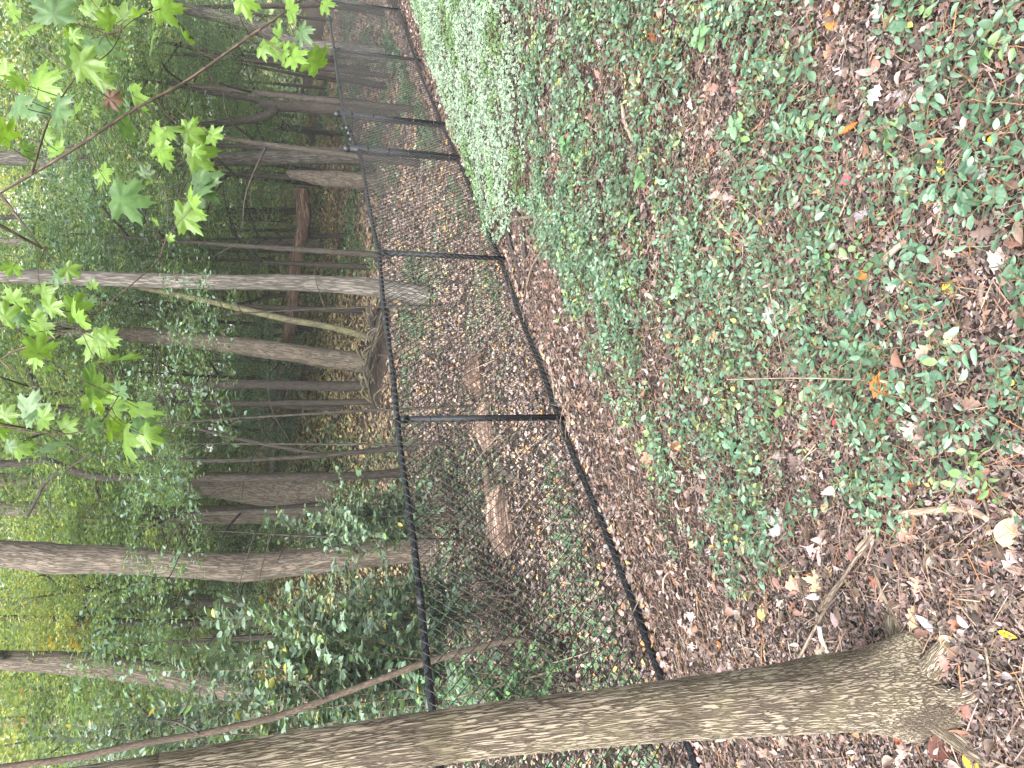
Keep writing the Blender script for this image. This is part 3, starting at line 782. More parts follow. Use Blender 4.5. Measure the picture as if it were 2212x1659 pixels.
# ------------------------------------------------------------------ the chain-link fence
def dist_scaled(u, v, x, y):
    r = ray(u, v); h = math.hypot(r[0], r[1])
    return CAMZ + r[2] / h * math.hypot(x, y)
PX = dict(p1=((-.25, 5.42), 858, 1206, 862, 1224, .024), p2=((1.23, 7.23), 818, 1081, 822, 1100, .024),
          p3=((2.74, 9.11), 774, 988, 747, 996, .040), p4=((3.43, 9.98), 741, 953, 727, 974, .036),
          p5=((4.95, 11.65), 722, 898, 724, 908, .026), p6=((6.5, 13.35), 706, 862, 708, 874, .026))
def fence():
    root = empty('chain_link_fence', (FO[0], FO[1], float(gz(FO[0], FO[1]))))
    tag(root, 'black chain-link fence with pipe rails crossing the woodland edge', 'fence')
    off = Vector(root.location)
    posts = []
    for nm, v0 in (('p0', None), ('p1', 897), ('p2', 551), ('p3', 336), ('p4', 264), ('p5', 124), ('p6', 16)):
        if v0 is None:
            x, y = FO - FD * 2.42; b = float(gz(x, y))
            posts.append((x, y, .862, -.40, .857, .024)); continue
        (x, y), ur, ub, ut, ug, r = PX[nm]
        posts.append((x, y, dist_scaled(ur, v0, x, y), dist_scaled(ub, v0, x, y), dist_scaled(ut, v0, x, y), r))
    x, y = FO - FD * 4.86; b = float(gz(x, y)); posts.insert(0, (x, y, .97, -.30, .965, .024))
    x, y = 8.1, 15.0; b = posts[-1][3]; posts.append((x, y, posts[-1][2] + .02, b + .02, posts[-1][4], .026))
    def tb(name, pts, rr, sides=14, n=2, mat=M_FENCE, parent=None, sag=0, smooth=True):
        mb = Mesh(); tube(mb, pts, rr, sides, n, caps=True)
        V = [v - np.array(off) for v in mb.V]; mb.V = V
        o = mb.build(name, mat, parent or root, smooth=True)
        return o
    lens = []
    for i, (x, y, zt, zb, ztop, r) in enumerate(posts):
        g = float(gz(x, y)) - .15
        po = tb('post', [(x, y, g), (x, y, ztop - .01)], [r, r], 18)
        term = r > .03
        if term:
            mb = Mesh(); tube(mb, [(x, y, ztop - .03), (x, y, ztop + .005), (x, y, ztop + .03), (x, y, ztop + .045)], [r * 1.15, r * 1.15, r * .8, r * .15], 18, 10)
            mb.V = [v - np.array(off) for v in mb.V]; mb.build('cap', M_FENCE, po, smooth=True)
            for k in range(5):
                zz = zb + .1 + (zt - zb - .2) * k / 4
                tb('tension_band', [(x, y, zz - .012), (x, y, zz + .012)], [r * 1.14, r * 1.14], 18, 2, parent=po)
        else:
            tb('eye_top', [(x, y, zt - .075), (x, y, zt - .02)], [r * 1.2, r * 1.18], 18, 2, parent=po)
            for k in range(4):
                zz = zb + .12 + (zt - zb - .3) * (k + .4) / 3.6
                tb('wire_tie', [(x, y, zz - .0025), (x, y, zz + .0025)], [r * 1.12, r * 1.12], 14, 2, parent=po, mat=M_WIRE)
    for i in range(len(posts) - 1):
        a, b = posts[i], posts[i + 1]
        A, B = np.array(a[:2]), np.array(b[:2])
        dirv = (B - A) / np.linalg.norm(B - A); nrm = np.array([dirv[1], -dirv[0]])   # towards the camera side
        gate = a[5] > .03 and b[5] > .03
        zta, ztb, zba, zbb = a[2], b[2], a[3], b[3]
        if gate: zta += .03; zbb += .0
        L = float(np.linalg.norm(B - A))
        # rails, slightly uneven
        def rail(name, z0, z1, r, wob):
            pts = []
            for f in np.linspace(0, 1, 7):
                q = A + (B - A) * f
                pts.append((q[0], q[1], z0 + (z1 - z0) * f + wob * math.sin(f * 5.3 + i * 2.1) * math.sin(math.pi * f)))
            return tb(name, pts, [r] * 7, 14, 22)
        tr = rail('top_rail', zta, ztb, .0205 if not gate else .024, .010)
        br = rail('bottom_rail', zba, zbb, .0205, .014)
        if not gate:
            q = A + (B - A) * (.38 if i % 2 else .55); f = .38 if i % 2 else .55
            zz = zta + (ztb - zta) * f + .010 * math.sin(f * 5.3 + i * 2.1) * math.sin(math.pi * f)
            d3 = np.r_[dirv, (ztb - zta) / L]
            tb('rail_sleeve', [np.r_[q, zz] - d3 * .07, np.r_[q, zz] + d3 * .07], [.0232, .0232], 14, 2, parent=tr)
        else:
            for f in (.25, .42, .58):
                q = A + (B - A) * f; zz = zta + (ztb - zta) * f
                tb('rail_clamp', [np.r_[q - dirv * .015, zz + .012], np.r_[q + dirv * .015, zz + .012]], [.036, .036], 12, 2, parent=tr)
            q = B - dirv * .07
            tb('gate_upright', [np.r_[q, zbb], np.r_[q, ztb + .02]], [.021, .021], 14, 2)
            q = A + dirv * .075
            tb('gate_upright', [np.r_[q, zba], np.r_[q, zta]], [.021, .021], 14, 2)
        # woven wire: zigzag pickets that hook into each other
        mb = Mesh()
        pitch = .070; rw = .0034
        nw = int(L / (pitch * .5)); hgt = max(zta - zba, ztb - zbb)
        nodes = int(hgt / (pitch * .5))
        kz = np.arange(nodes + 1)
        Vs, Ls, Ts, base = [], [], [], 0
        for w in range(0, nw - 1, 2):
            # left and right extremes of this zigzag
            xl = w * pitch * .5; xr = (w + 1) * pitch * .5
            xx = np.where(kz % 2 == 0, xl, xr + pitch * .02) + RNG.normal(0, .0012, len(kz))
            for shift in (0,):
                xx2 = np.where(kz % 2 == 0, xr + pitch * .5, xr - pitch * .02)
            for X_, off_ in ((xx, 0), (xx2, 1)):
                f = np.clip(X_ / L, 0, 1)
                zb_ = zba + (zbb - zba) * f; zt_ = zta + (ztb - zta) * f
                zz = zb_ - .035 + (zt_ - zb_ + .055) * kz / nodes
                dep = np.where((kz + off_) % 2 == 0, .004, -.004) + .026 + .008 * np.sin(X_ * 2.3 + zz * 2 + i)
                P = np.stack([A[0] + dirv[0] * X_ + nrm[0] * dep, A[1] + dirv[1] * X_ + nrm[1] * dep, zz], 1)
                # sample with rounded bends
                a0 = P[:-1] + (P[1:] - P[:-1]) * .06; a1 = P[:-1] + (P[1:] - P[:-1]) * .94
                Q = np.stack([a0, a1], 1).reshape(-1, 3)
                m = len(Q)
                o2 = np.array([[nrm[0], nrm[1], 0], [dirv[0], dirv[1], 0], [-nrm[0], -nrm[1], 0], [-dirv[0], -dirv[1], 0]]) * rw
                VV = (Q[:, None, :] + o2[None]).reshape(-1, 3)
                ii = np.arange(m - 1)[:, None] * 4; jj = np.arange(4)[None]; j2 = (jj + 1) % 4
                Ls.append((np.stack([ii + jj, ii + j2, ii + 4 + j2, ii + 4 + jj], -1).reshape(-1)) + base)
                Ts.append(np.full((m - 1) * 4, 4)); Vs.append(VV); base += len(VV)
        mb.raw(np.concatenate(Vs) - np.array(off), np.concatenate(Ls), np.concatenate(Ts))
        wo = mb.build('wire_mesh', M_WIRE, root, smooth=True)
        wo['kind'] = 'stuff'
fence()

# ------------------------------------------------------------------ the near tree
def near_tree():
    bx, by = TREE; bz = float(gz(bx, by))
    root = empty('tree', (bx, by, bz))
    tag(root, 'near tree with tan fissured bark and flared roots in the left foreground', 'tree')
    mb = Mesh()
    hts = [-.12, .0, .06, .14, .25, .42, .65, .9, 1.4, 2.1, 3.2, 5.0, 7.5]
    rr = [.155, .150, .140, .124, .108, .095, .083, .073, .0615, .056, .052, .047, .04]
    xs = [.0, .0, .002, .004, .008, .014, .022, .032, .042, .03, .02, .1, .2]
    pts = [(xs[i], .0 + .01 * math.sin(hts[i]), hts[i]) for i in range(len(hts))]
    def flare(RR, th, s):
        h = s[:, None] - .12
        k = np.exp(-np.clip(h + .12, 0, None) / .13)
        th = th[None, :]
        lob = (.75 * np.exp(-((np.angle(np.exp(1j * (th - 3.35)))) / .34) ** 2) + .55 * np.exp(-((np.angle(np.exp(1j * (th - 1.7)))) / .3) ** 2)
               + .6 * np.exp(-((np.angle(np.exp(1j * (th - 4.9)))) / .33) ** 2) + .5 * np.exp(-((np.angle(np.exp(1j * (th - .3)))) / .35) ** 2))
        q = vnoise(np.cos(th) * 2 + 7, np.sin(th) * 2 + s[:, None] * 3, 13) - .5
        b = .09 * np.exp(-((h - .33) / .12) ** 2) * np.exp(-((np.angle(np.exp(1j * (th - 4.4)))) / .9) ** 2)
        return RR * (1 + (lob * 1.5 - .25) * k + .10 * q + b)
    P = np.array(pts)
    # dense where the camera looks, coarser above
    cut = 9
    tube(mb, P[:cut + 1], rr[:cut + 1], 190, 620, rfun=flare, caps=False)
    mb.build('trunk', M_NEARBARK, root, smooth=True, tc=True)
    mb = Mesh(); tube(mb, P[cut:], rr[cut:], 40, 60, rough=.06, seed=2)
    mb.build('upper_trunk', M_NEARBARK, root, smooth=True, tc=True)
    for k, (off_, r0) in enumerate([([(.07, -.07), (.15, -.13), (.24, -.18), (.33, -.20)], .050), ([(-.06, -.09), (-.10, -.19), (-.12, -.29)], .042), ([(.02, -.1), (.05, -.2), (.12, -.29)], .038), ([(.1, .03), (.19, .06), (.29, .05)], .04)]):
        q = [np.array([0.0, 0.0, .10])]
        for i, (dx, dy) in enumerate(off_):
            q.append(np.array([dx, dy, float(gz(bx + dx, by + dy)) - bz + .022 - .022 * i]))
        mb = Mesh(); tube(mb, q, [.07] + [r0 * .8 * (1 - .27 * i) for i in range(len(off_))], 24, 50, rough=.14, seed=3 + k)
        mb.build('root', M_NEARBARK, root, smooth=True, tc=True)
near_tree()

# ------------------------------------------------------------------ woodland trees
def crown_mesh(name, seed, nclump, per, leaf, pal, flat=.35, spread=.17, tmpl=DIAMOND, hollow=.3):
    """leaves gathered in flattened sprays through a unit-radius crown"""
    global RNG
    keep = RNG; RNG = np.random.default_rng(seed)
    mb = Mesh()
    c = RNG.normal(size=(nclump, 3)); c /= np.linalg.norm(c, axis=1, keepdims=True)
    c *= (hollow + (1 - hollow) * RNG.random((nclump, 1)) ** .6)
    c[:, 2] *= .95
    sc = RNG.uniform(.6, 1.3, nclump)
    tint = RNG.uniform(.7, 1.3, nclump)
    n = nclump * per
    ci = np.repeat(np.arange(nclump), per)
    off = RNG.normal(0, 1, (n, 3)) * spread * sc[ci][:, None]
    off[:, 2] = off[:, 2] * flat - .35 * spread * (off[:, 0] ** 2 + off[:, 1] ** 2) / (spread ** 2) * .25
    p = c[ci] + off
    d = off * np.array([1, 1, .3]) + RNG.normal(0, .06, (n, 3)); d[:, 2] -= .05
    up = np.tile([0, 0, 1.], (n, 1)) + RNG.normal(0, .45, (n, 3))
    s = RNG.uniform(.7, 1.3, n) * leaf
    col = pick(pal, n, .18) * tint[ci][:, None]
    mb.scatter(tmpl, p, d, up, s, col)
    V = np.concatenate(mb.V)
    me = new_mesh(name, V, np.concatenate(mb.L), np.concatenate(mb.T), np.concatenate(mb.C))
    me.materials.append(M_CROWN)
    RNG = keep
    return me
PG = [(.095, .160, .088, 4), (.13, .205, .11, 3), (.066, .115, .066, 2.4), (.19, .26, .11, 1.6), (.32, .33, .12, .3)]
PY = [(.20, .27, .13, 3), (.27, .33, .15, 3), (.14, .21, .11, 2), (.42, .40, .16, 1.0), (.46, .36, .15, .3)]
PB = [(.085, .150, .100, 4), (.12, .20, .14, 3), (.06, .11, .075, 2.5), (.18, .26, .19, 1)]
CR = [crown_mesh('crown_a', 1, 62, 120, .050, PG), crown_mesh('crown_b', 2, 70, 105, .045, PG, .25), crown_mesh('crown_c', 3, 66, 105, .050, PY, .4),
      crown_mesh('crown_d', 4, 60, 115, .048, PB, .3), crown_mesh('crown_e', 5, 85, 105, .036, PG, .45, .13),
      crown_mesh('crown_high', 6, 30, 50, .04, PG, .4), crown_mesh('crown_high_yellow', 7, 30, 50, .04, PY, .4),
      crown_mesh('crown_sparse', 8, 26, 34, .085, PB, .35, .2), crown_mesh('crown_sparse_green', 9, 26, 34, .085, PG, .35, .2)]
def crown(parent, kind, loc, size, rz):
    o = bpy.data.objects.new('crown', CR[kind]); COL.objects.link(o); o.parent = parent
    o.location = loc; o.scale = size; o.rotation_euler = (0, 0, rz)
    return o

def woodland_tree(label, pix, y, mat, branches=(), top=None, crowns=(), name='tree', cat='tree', sides=20, n=70, rough=.08, base_flare=1.35, lean_y=0.0, sink=.08):
    """pix: (u, v, width) from top to base; the base stands on the ground where its pixel says, y is its distance"""
    pts = [at(u, v, y + lean_y * i) for i, (u, v, w) in enumerate(pix)]
    dep = [float((p - CAM) @ FWD) for p in pts]
    rr = [w * .5 / FPX * d for (u, v, w), d in zip(pix, dep)]
    b = pts[-1]; g = float(gz(b[0], b[1]))
    if b[2] > g + .02:
        pts.append(np.array([b[0], b[1], g])); rr.append(rr[-1] * 1.02); b = pts[-1]
    root = empty(name, tuple(b)); tag(root, label, cat, 'trees of the woodland')
    o = np.array(b)
    pts = [p - o for p in pts][::-1]; rr = rr[::-1]
    pts.insert(0, pts[0] - np.array([0, 0, sink])); rr.insert(0, rr[0] * base_flare)
    if top:                                   # carries on above the picture
        e = pts[-1]; dv = (pts[-1] - pts[-2]); dv /= np.linalg.norm(dv)
        dv = dv * .6 + np.array([0, 0, .4]); dv /= np.linalg.norm(dv)
        pts += [e + dv * top * .5, e + dv * top]; rr += [rr[-1] * .8, rr[-1] * .35]
    mb = Mesh(); sd_ = abs(hash(label)) % 1 + int(pix[0][1]) % 97
    tube(mb, pts, rr, sides, n, rough=rough, seed=sd_)
    mb.build('trunk', mat, root, smooth=True, tc=True)
    for k, (bp, w0, w1) in enumerate(branches):
        q = [at(u, v, y + dy) for (u, v, dy) in bp]
        ws = np.linspace(w0, w1, len(q)) * .5 / FPX * y
        mb = Mesh(); tube(mb, [p - o for p in q], ws, 10, 26, rough=.08, seed=sd_ + k)
        mb.build('limb', mat, root, smooth=True, tc=True)
    for (kind, loc, size, rz) in crowns:
        crown(root, kind, loc, size, rz)
    return root

def hi(kind, h, r, dx=0, dy=0, rz=0.):
    return (5 + (kind == 2), (dx, dy, h), (r, r, r * .7), rz)
woodland_tree('stout grey-brown trunk rising behind the fence, second right of the near tree', [(-60, 1192, 55), (0, 1194, 56), (110, 1204, 66), (140, 1208, 64), (300, 1212, 60), (420, 1222, 58), (520, 1227, 61), (610, 1219, 55), (720, 1206, 54), (860, 1190, 58), (950, 1184, 68), (985, 1184, 84)], 9.2, M_BARK, top=6,
              crowns=[hi(0, 9, 3.4, 1, 1), hi(1, 7.5, 2.6, -2, 2, 1.)])
woodland_tree('straight grey trunk with shaggy bark standing behind the middle of the fence', [(-60, 592, 29), (0, 595, 30), (380, 607, 32), (700, 613, 36), (850, 626, 40), (925, 642, 52)], 10.6, M_BARKG, top=7, crowns=[hi(1, 8, 3.0), hi(0, 10, 3, 2, 1, 2.)])
woodland_tree('slender mossy stem leaning against the straight grey trunk', [(285, 618, 9), (400, 640, 12), (500, 662, 13), (620, 690, 14), (720, 708, 14), (812, 733, 16)], 13.2, M_BARKM, crowns=[])
woodland_tree('brown leaning trunk rising from the root mound beyond the fence', [(-40, 690, 26), (60, 700, 28), (137, 711, 30), (342, 727, 33), (513, 747, 37), (700, 772, 41), (805, 787, 48)], 14.0, M_BARK, top=7, crowns=[hi(0, 10, 3.4), hi(3, 8, 2.6, -1, 2, 1.)])
woodland_tree('sinuous thin trunk curving over the root mound', [(60, 800, 9), (85, 860, 11), (103, 878, 13), (200, 888, 13), (300, 878, 15), (359, 858, 17), (410, 838, 18), (513, 830, 19), (640, 832, 20), (760, 834, 22), (790, 830, 24)], 13.6, M_BARKD,
              branches=[([(103, 878, 0), (75, 820, 0), (60, 795, .3), (110, 770, .5), (160, 850, .6)][:3], 8, 4), ([(103, 878, 0), (40, 905, .2), (-30, 930, .3)], 8, 5)], crowns=[hi(3, 5.4, 1.8, .2, .5)])
woodland_tree('thin dark sapling forking low behind the tallest fence post', [(126, 947, 5), (192, 984, 7), (330, 990, 8), (462, 995, 9), (600, 990, 9), (757, 978, 11), (885, 966, 13)], 10.4, M_BARKD,
              branches=[([(700, 982, 0), (650, 974, .1), (513, 947, .2), (430, 926, .2), (355, 906, .3)], 9, 5), ([(192, 984, 0), (150, 1010, .1), (120, 1040, .2)], 5, 2)], crowns=[(4, (0, .6, 3.4), (1.0, .8, .6), 1.)])
woodland_tree('slim dark tree with a kinked upper stem before the flared trunk', [(-40, 1000, 15), (0, 1002, 16), (70, 998, 17), (103, 997, 17), (154, 1016, 17), (222, 1031, 16), (342, 1031, 15), (480, 1032, 16), (620, 1030, 16), (757, 1028, 17), (875, 1021, 20)], 10.8, M_BARKD,
              branches=[([(140, 1014, 0), (100, 1040, .1), (80, 1075, .3), (60, 1115, .4)], 10, 5), ([(103, 998, 0), (90, 960, .2), (70, 930, .3)], 7, 3)], top=3, crowns=[hi(1, 6, 1.7, .3, .6)])
woodland_tree('large brown trunk flaring broadly at its base beyond the root mound', [(-40, 1038, 34), (137, 1041, 38), (274, 1042, 40), (400, 1044, 48), (513, 1052, 62), (640, 1064, 84), (745, 1074, 112)], 15.0, M_BARK, top=8, crowns=[hi(0, 9, 3.5), hi(1, 11, 3.2, -2, 1, 2.)])
woodland_tree('brown trunk close beside the flared trunk and half hidden by leaves', [(-40, 1098, 30), (200, 1104, 34), (342, 1110, 38), (480, 1112, 40), (640, 1108, 44), (735, 1104, 58)], 15.8, M_BARK, top=7, crowns=[hi(3, 10, 3)])
woodland_tree('pale grey trunk behind the leafy shrubs at left', [(-40, 1302, 26), (0, 1304, 26), (274, 1303, 29), (472, 1297, 33), (600, 1293, 44)], 18.0, M_BARKG, top=8, crowns=[hi(1, 10, 3.5)])
woodland_tree('slim black trunk beside the pale grey one', [(-40, 1334, 12), (0, 1335, 12), (150, 1337, 14), (274, 1343, 15), (420, 1346, 15), (590, 1347, 16), (690, 1347, 18)], 13.0, M_BARKD,
              branches=[([(205, 1338, 0), (180, 1300, .2), (195, 1262, .3), (250, 1266, .4), (330, 1300, .5)], 6, 2), ([(150, 1340, 0), (200, 1370, .2), (140, 1400, .3)], 6, 3)], top=4, crowns=[hi(4, 6, 2.0, 0, .4)])
woodland_tree('thick furrowed brown trunk leaning behind the left shrub', [(-40, 1424, 36), (0, 1426, 38), (110, 1430, 44), (205, 1438, 52), (300, 1450, 50), (376, 1462, 48), (480, 1486, 48), (620, 1508, 52), (780, 1525, 66)], 11.5, M_BARK, top=6, crowns=[hi(0, 8, 2.8, -1, 1)])
woodland_tree('dark forked tree on the bank above the fence gate', [(560, 222, 20), (600, 228, 22), (660, 232, 24), (715, 236, 28)], 13.4, M_BARKD,
              branches=[([(600, 228, 0), (575, 250, 0), (500, 264, .1), (438, 270, .2), (380, 278, .2), (325, 288, .3), (239, 270, .4), (154, 229, .5)], 19, 8),
                        ([(585, 224, 0), (520, 210, 0), (410, 191, .1), (330, 160, .2), (284, 133, .3), (240, 113, .4)], 12, 5),
                        ([(325, 288, .3), (300, 306, .3), (273, 318, .3), (150, 342, .4), (40, 322, .5)], 11, 5),
                        ([(239, 270, .4), (200, 300, .5), (140, 318, .6), (60, 300, .7)], 8, 4)], crowns=[(4, (.3, .8, 4.4), (1.6, 1.3, .9), 2.)])
woodland_tree('grey trunk behind the overhanging maple leaves at right', [(-40, 340, 30), (205, 345, 28), (450, 344, 29), (620, 340, 30), (715, 337, 34)], 16.0, M_BARKG, top=7, crowns=[hi(1, 10, 3), hi(0, 8, 2.6, 2, 1, 1.)])
woodland_tree('thin dark stem close beside the grey trunk above the fence gate', [(300, 312, 7), (461, 314, 9), (600, 320, 10), (735, 325, 12)], 13.0, M_BARKD, crowns=[])
woodland_tree('grey trunk slanting up to the right edge behind the far fence', [(300, -20, 26), (393, 17, 24), (513, 46, 26), (581, 72, 28), (650, 100, 29), (740, 108, 34)], 15.0, M_BARKG, top=4, crowns=[hi(2, 7, 2.4)])
woodland_tree('slim stem at the far right over the last fence post', [(300, 20, 7), (465, 15, 9), (600, 13, 10), (715, 12, 13)], 15.4, M_BARKD, crowns=[])
woodland_tree('thin bent sapling between the slanting trunk and the forked tree', [(320, 116, 4), (430, 120, 6), (530, 130, 8), (615, 138, 9), (720, 150, 11)], 14.2, M_BARKD, crowns=[(4, (0, .3, 3.0), (.9, .8, .6), 0.)])
for (lab, px_, y, mt, kinds) in [
        ('far pale trunk seen between the root mound and the flared trunk', [(-40, 890, 17), (342, 894, 19), (520, 897, 22), (640, 898, 28)], 22, M_BARKG, 1),
        ('far brown trunk just right of the kinked dark tree', [(-40, 945, 14), (445, 951, 17), (640, 953, 22)], 23, M_BARK, 0),
        ('far thin trunk rising right of the leaning brown trunk', [(-40, 668, 11), (280, 676, 13), (620, 684, 18)], 23, M_BARKG, 2),
        ('far dark trunk between the maple leaves and the straight grey trunk', [(-40, 520, 15), (300, 524, 17), (600, 528, 22)], 21, M_BARK, 1),
        ('far slim trunk left of the straight grey trunk', [(-40, 470, 10), (300, 462, 12), (600, 455, 15)], 24, M_BARKD, 2),
        ('far grey trunk beside the thick furrowed trunk at left', [(-40, 1560, 20), (300, 1556, 22), (560, 1550, 30)], 19, M_BARK, 0)]:
    woodland_tree(lab, px_, y, mt, top=6, crowns=[hi(kinds, 10, 3.2)], n=30, sides=14)
woodland_tree('broken grey stump on the bank beside the fallen log', [(618, 372, 5), (626, 375, 16), (650, 378, 24), (690, 384, 30), (712, 386, 36)], 15.2, M_BARK, name='stump', cat='stump', n=24)

# understory trees that fill the space between the trunks
REFS = [(109, 'slanting grey trunk'), (225, 'dark forked tree'), (340, 'grey trunk above the gate'), (525, 'far dark trunk'), (610, 'straight grey trunk'), (760, 'leaning brown trunk'), (833, 'sinuous trunk'), (895, 'far pale trunk'), (975, 'thin dark sapling'), (1060, 'flared trunk'), (1110, 'half hidden trunk'), (1205, 'stout trunk'), (1303, 'pale grey trunk'), (1343, 'black trunk'), (1440, 'furrowed trunk'), (1600, 'left edge')]
def understory():
    spots = []
    rg = np.random.default_rng(77)
    rows = [(12.5, 7), (15.5, 8), (19, 9), (23, 11), (28, 12), (34, 13), (17.5, -12), (21, -15), (26, -17), (8.9, 9), (30.5, 14)]
    lookA = ['bright green', 'dark green', 'yellow-green', 'blue-green', 'fine-leaved green', '', '', 'thin blue-green', 'thin bright green']
    k = 0
    for y, cnt in rows:
        low = cnt < 0; cnt = abs(cnt)
        for i in range(cnt):
            v = 1659 * (i + .5 + rg.uniform(-.35, .35)) / cnt
            u = rg.uniform(180, 560) if y < 10 else rg.uniform(60, 380) if y < 20 else rg.uniform(80, 480)
            if low: u = rg.uniform(390, 575)
            if int(y) == 30: u = rg.uniform(-60, 130)
            p = at(u, v, y + rg.uniform(-1, 1))
            x0, y0 = p[0], p[1]; g = float(gz(x0, y0))
            sz = rg.uniform(1.3, 2.0) * (1 + .03 * (y - 12))
            if y < 14: sz *= .85
            if low: sz *= .62
            h = max(p[2] - g, sz * .6)
            kind = int(rg.choice([0, 1, 3, 4, 2], p=[.25, .22, .2, .2, .13])) if y < 22 else int(rg.choice([2, 0, 1], p=[.7, .2, .1]))
            if low: kind = int(rg.choice([2, 3, 0], p=[.5, .3, .2]))
            if y < 10 and st(x0, y0)[0] < .9: continue
            if y < 10: kind = int(rg.choice([7, 8])); sz = rg.uniform(.6, .95)
            root = empty('understory_tree', (x0, y0, g))
            ref = min(REFS, key=lambda q: abs(q[0] - v))[1]
            where = 'low ' if low else ''
            dist_ = {8: 'just beyond the fence', 12: 'in the first rank', 15: 'in the second rank', 17: 'on the bank', 19: 'on the upper bank', 21: 'on the bank top', 23: 'behind the bank', 26: 'deep in the wood', 28: 'far back', 30: 'high and far back', 34: 'farthest back'}[int(y)]
            tag(root, '%s%s understory tree %s by the %s' % (where, lookA[kind], dist_, ref), 'tree', 'understory trees of the woodland')
            mb = Mesh()
            lean = rg.normal(0, .25, 2)
            tube(mb, [(0, 0, -.1), (lean[0] * .4, lean[1] * .4, h * .5), (lean[0], lean[1], h + sz * .3)], [.045 + .01 * sz if y > 10 else .016, .04 if y > 10 else .012, .012 if y > 10 else .004], 8, 16, rough=.1, seed=k)
            for b in range(5):
                a = rg.uniform(0, 6.28); hh = h * rg.uniform(.5, .95); L = sz * rg.uniform(.6, .95)
                tube(mb, [(lean[0] * hh / h, lean[1] * hh / h, hh), (math.cos(a) * L * .5, math.sin(a) * L * .5, hh + L * .25), (math.cos(a) * L, math.sin(a) * L, hh + L * .3)], [.02 if y > 10 else .007, .014 if y > 10 else .005, .005 if y > 10 else .002], 6, 10, seed=k + b)
            mb.build('trunk', M_BARKD, root, smooth=True, tc=True)
            crown(root, kind, (lean[0], lean[1], h), (sz, sz, sz * rg.uniform(.55, .85)), rg.uniform(0, 6.28))
            k += 1
understory()

def far_foliage():
    mb = Mesh()
    n = 150000
    y = RNG.uniform(36, 48, n); x = RNG.uniform(-34, 38, n)
    g = gz(x, y)
    z = g + RNG.random(n) ** .9 * 21
    f = fnoise(x * .35, z * .35 + y * .1, 71)
    k = f > .31
    x, y, z = x[k], y[k], z[k]; n = len(x)
    d = RNG.normal(0, 1, (n, 3)); up = np.tile([0, -.3, 1.], (n, 1)) + RNG.normal(0, .6, (n, 3))
    mb.scatter(DIAMOND, np.stack([x, y, z], 1), d, up, RNG.uniform(.25, .5, n), pick(PY, n, .2) * (.6 + .9 * f[k][:, None]))
    tag(mb.build('far_woodland', M_CROWN), 'far yellow-green wall of woodland leaves behind all the trunks', 'woodland', kind='stuff')
far_foliage()

# ------------------------------------------------------------------ fallen timber behind the fence
def tube_thing(name, label, cat, pts, rads, mat, sides=14, n=40, rough=.12, seed=0, group=None, caps=True):
    o = np.array(pts[0]); mb = Mesh()
    tube(mb, [np.array(p) - o for p in pts], rads, sides, n, rough=rough, seed=seed, caps=caps)
    ob = mb.build(name, mat, smooth=True, tc=True); ob.location = tuple(o)
    return tag(ob, label, cat, group)
def px_r(w, p): return w * .5 / FPX * float((np.array(p) - CAM) @ FWD)
fl = [(650, 405), (656, 479), (640, 574), (629, 676), (612, 779), (596, 898), (588, 1017)]
fp = [at(u, v, 16.8 + i * .25) for i, (u, v) in enumerate(fl)]
tube_thing('fallen_log', 'long reddish fallen log lying on the far bank', 'log', fp, [px_r(w, p) for w, p in zip((30, 30, 28, 26, 26, 28, 26), fp)], M_LOG, 18, 90, .2, 4)
for lab, pix, w, mat, y in [
        ('broken pinkish rotten log lying behind the tallest fence post', [(1060, 872), (1062, 900), (1066, 935), (1070, 968)], (26, 40, 44, 30), M_LOGP, None),
        ('thick decayed brown log among green plants behind the left fence panel', [(1092, 1050), (1098, 1085), (1102, 1120), (1104, 1160), (1110, 1200)], (30, 52, 56, 50, 26), M_LOGP, None),
        ('rounded brown stump of rotten wood behind the fence', [(1046, 764), (1044, 785), (1046, 815), (1052, 850)], (16, 44, 50, 22), M_LOG, None),
        ('thin pale pink branch lying along the decayed log', [(1058, 1010), (1062, 1060), (1060, 1110), (1052, 1190)], (16, 20, 11, 7), M_LOGP, None),
        ('short slanting pale stick behind the left fence panel', [(1012, 1180), (1020, 1215), (1036, 1260), (1052, 1310)], (9, 13, 11, 6), M_LOGP, None),
        ('dark curved root crossing the litter before the thick log', [(1085, 1010), (1110, 1030), (1140, 1045)], (18, 16, 10), M_BARK, None)]:
    pp = [gp(u, v) for u, v in pix]
    rr = [px_r(k, p) for k, p in zip(w, pp)]
    pp = [p + np.array([0, 0, r * .8]) for p, r in zip(pp, rr)]
    tube_thing('log' if max(w) > 30 else 'branch', lab, 'log' if max(w) > 30 else 'branch', pp, rr, mat, 18, 60, .28, int(pix[0][1]) % 50)

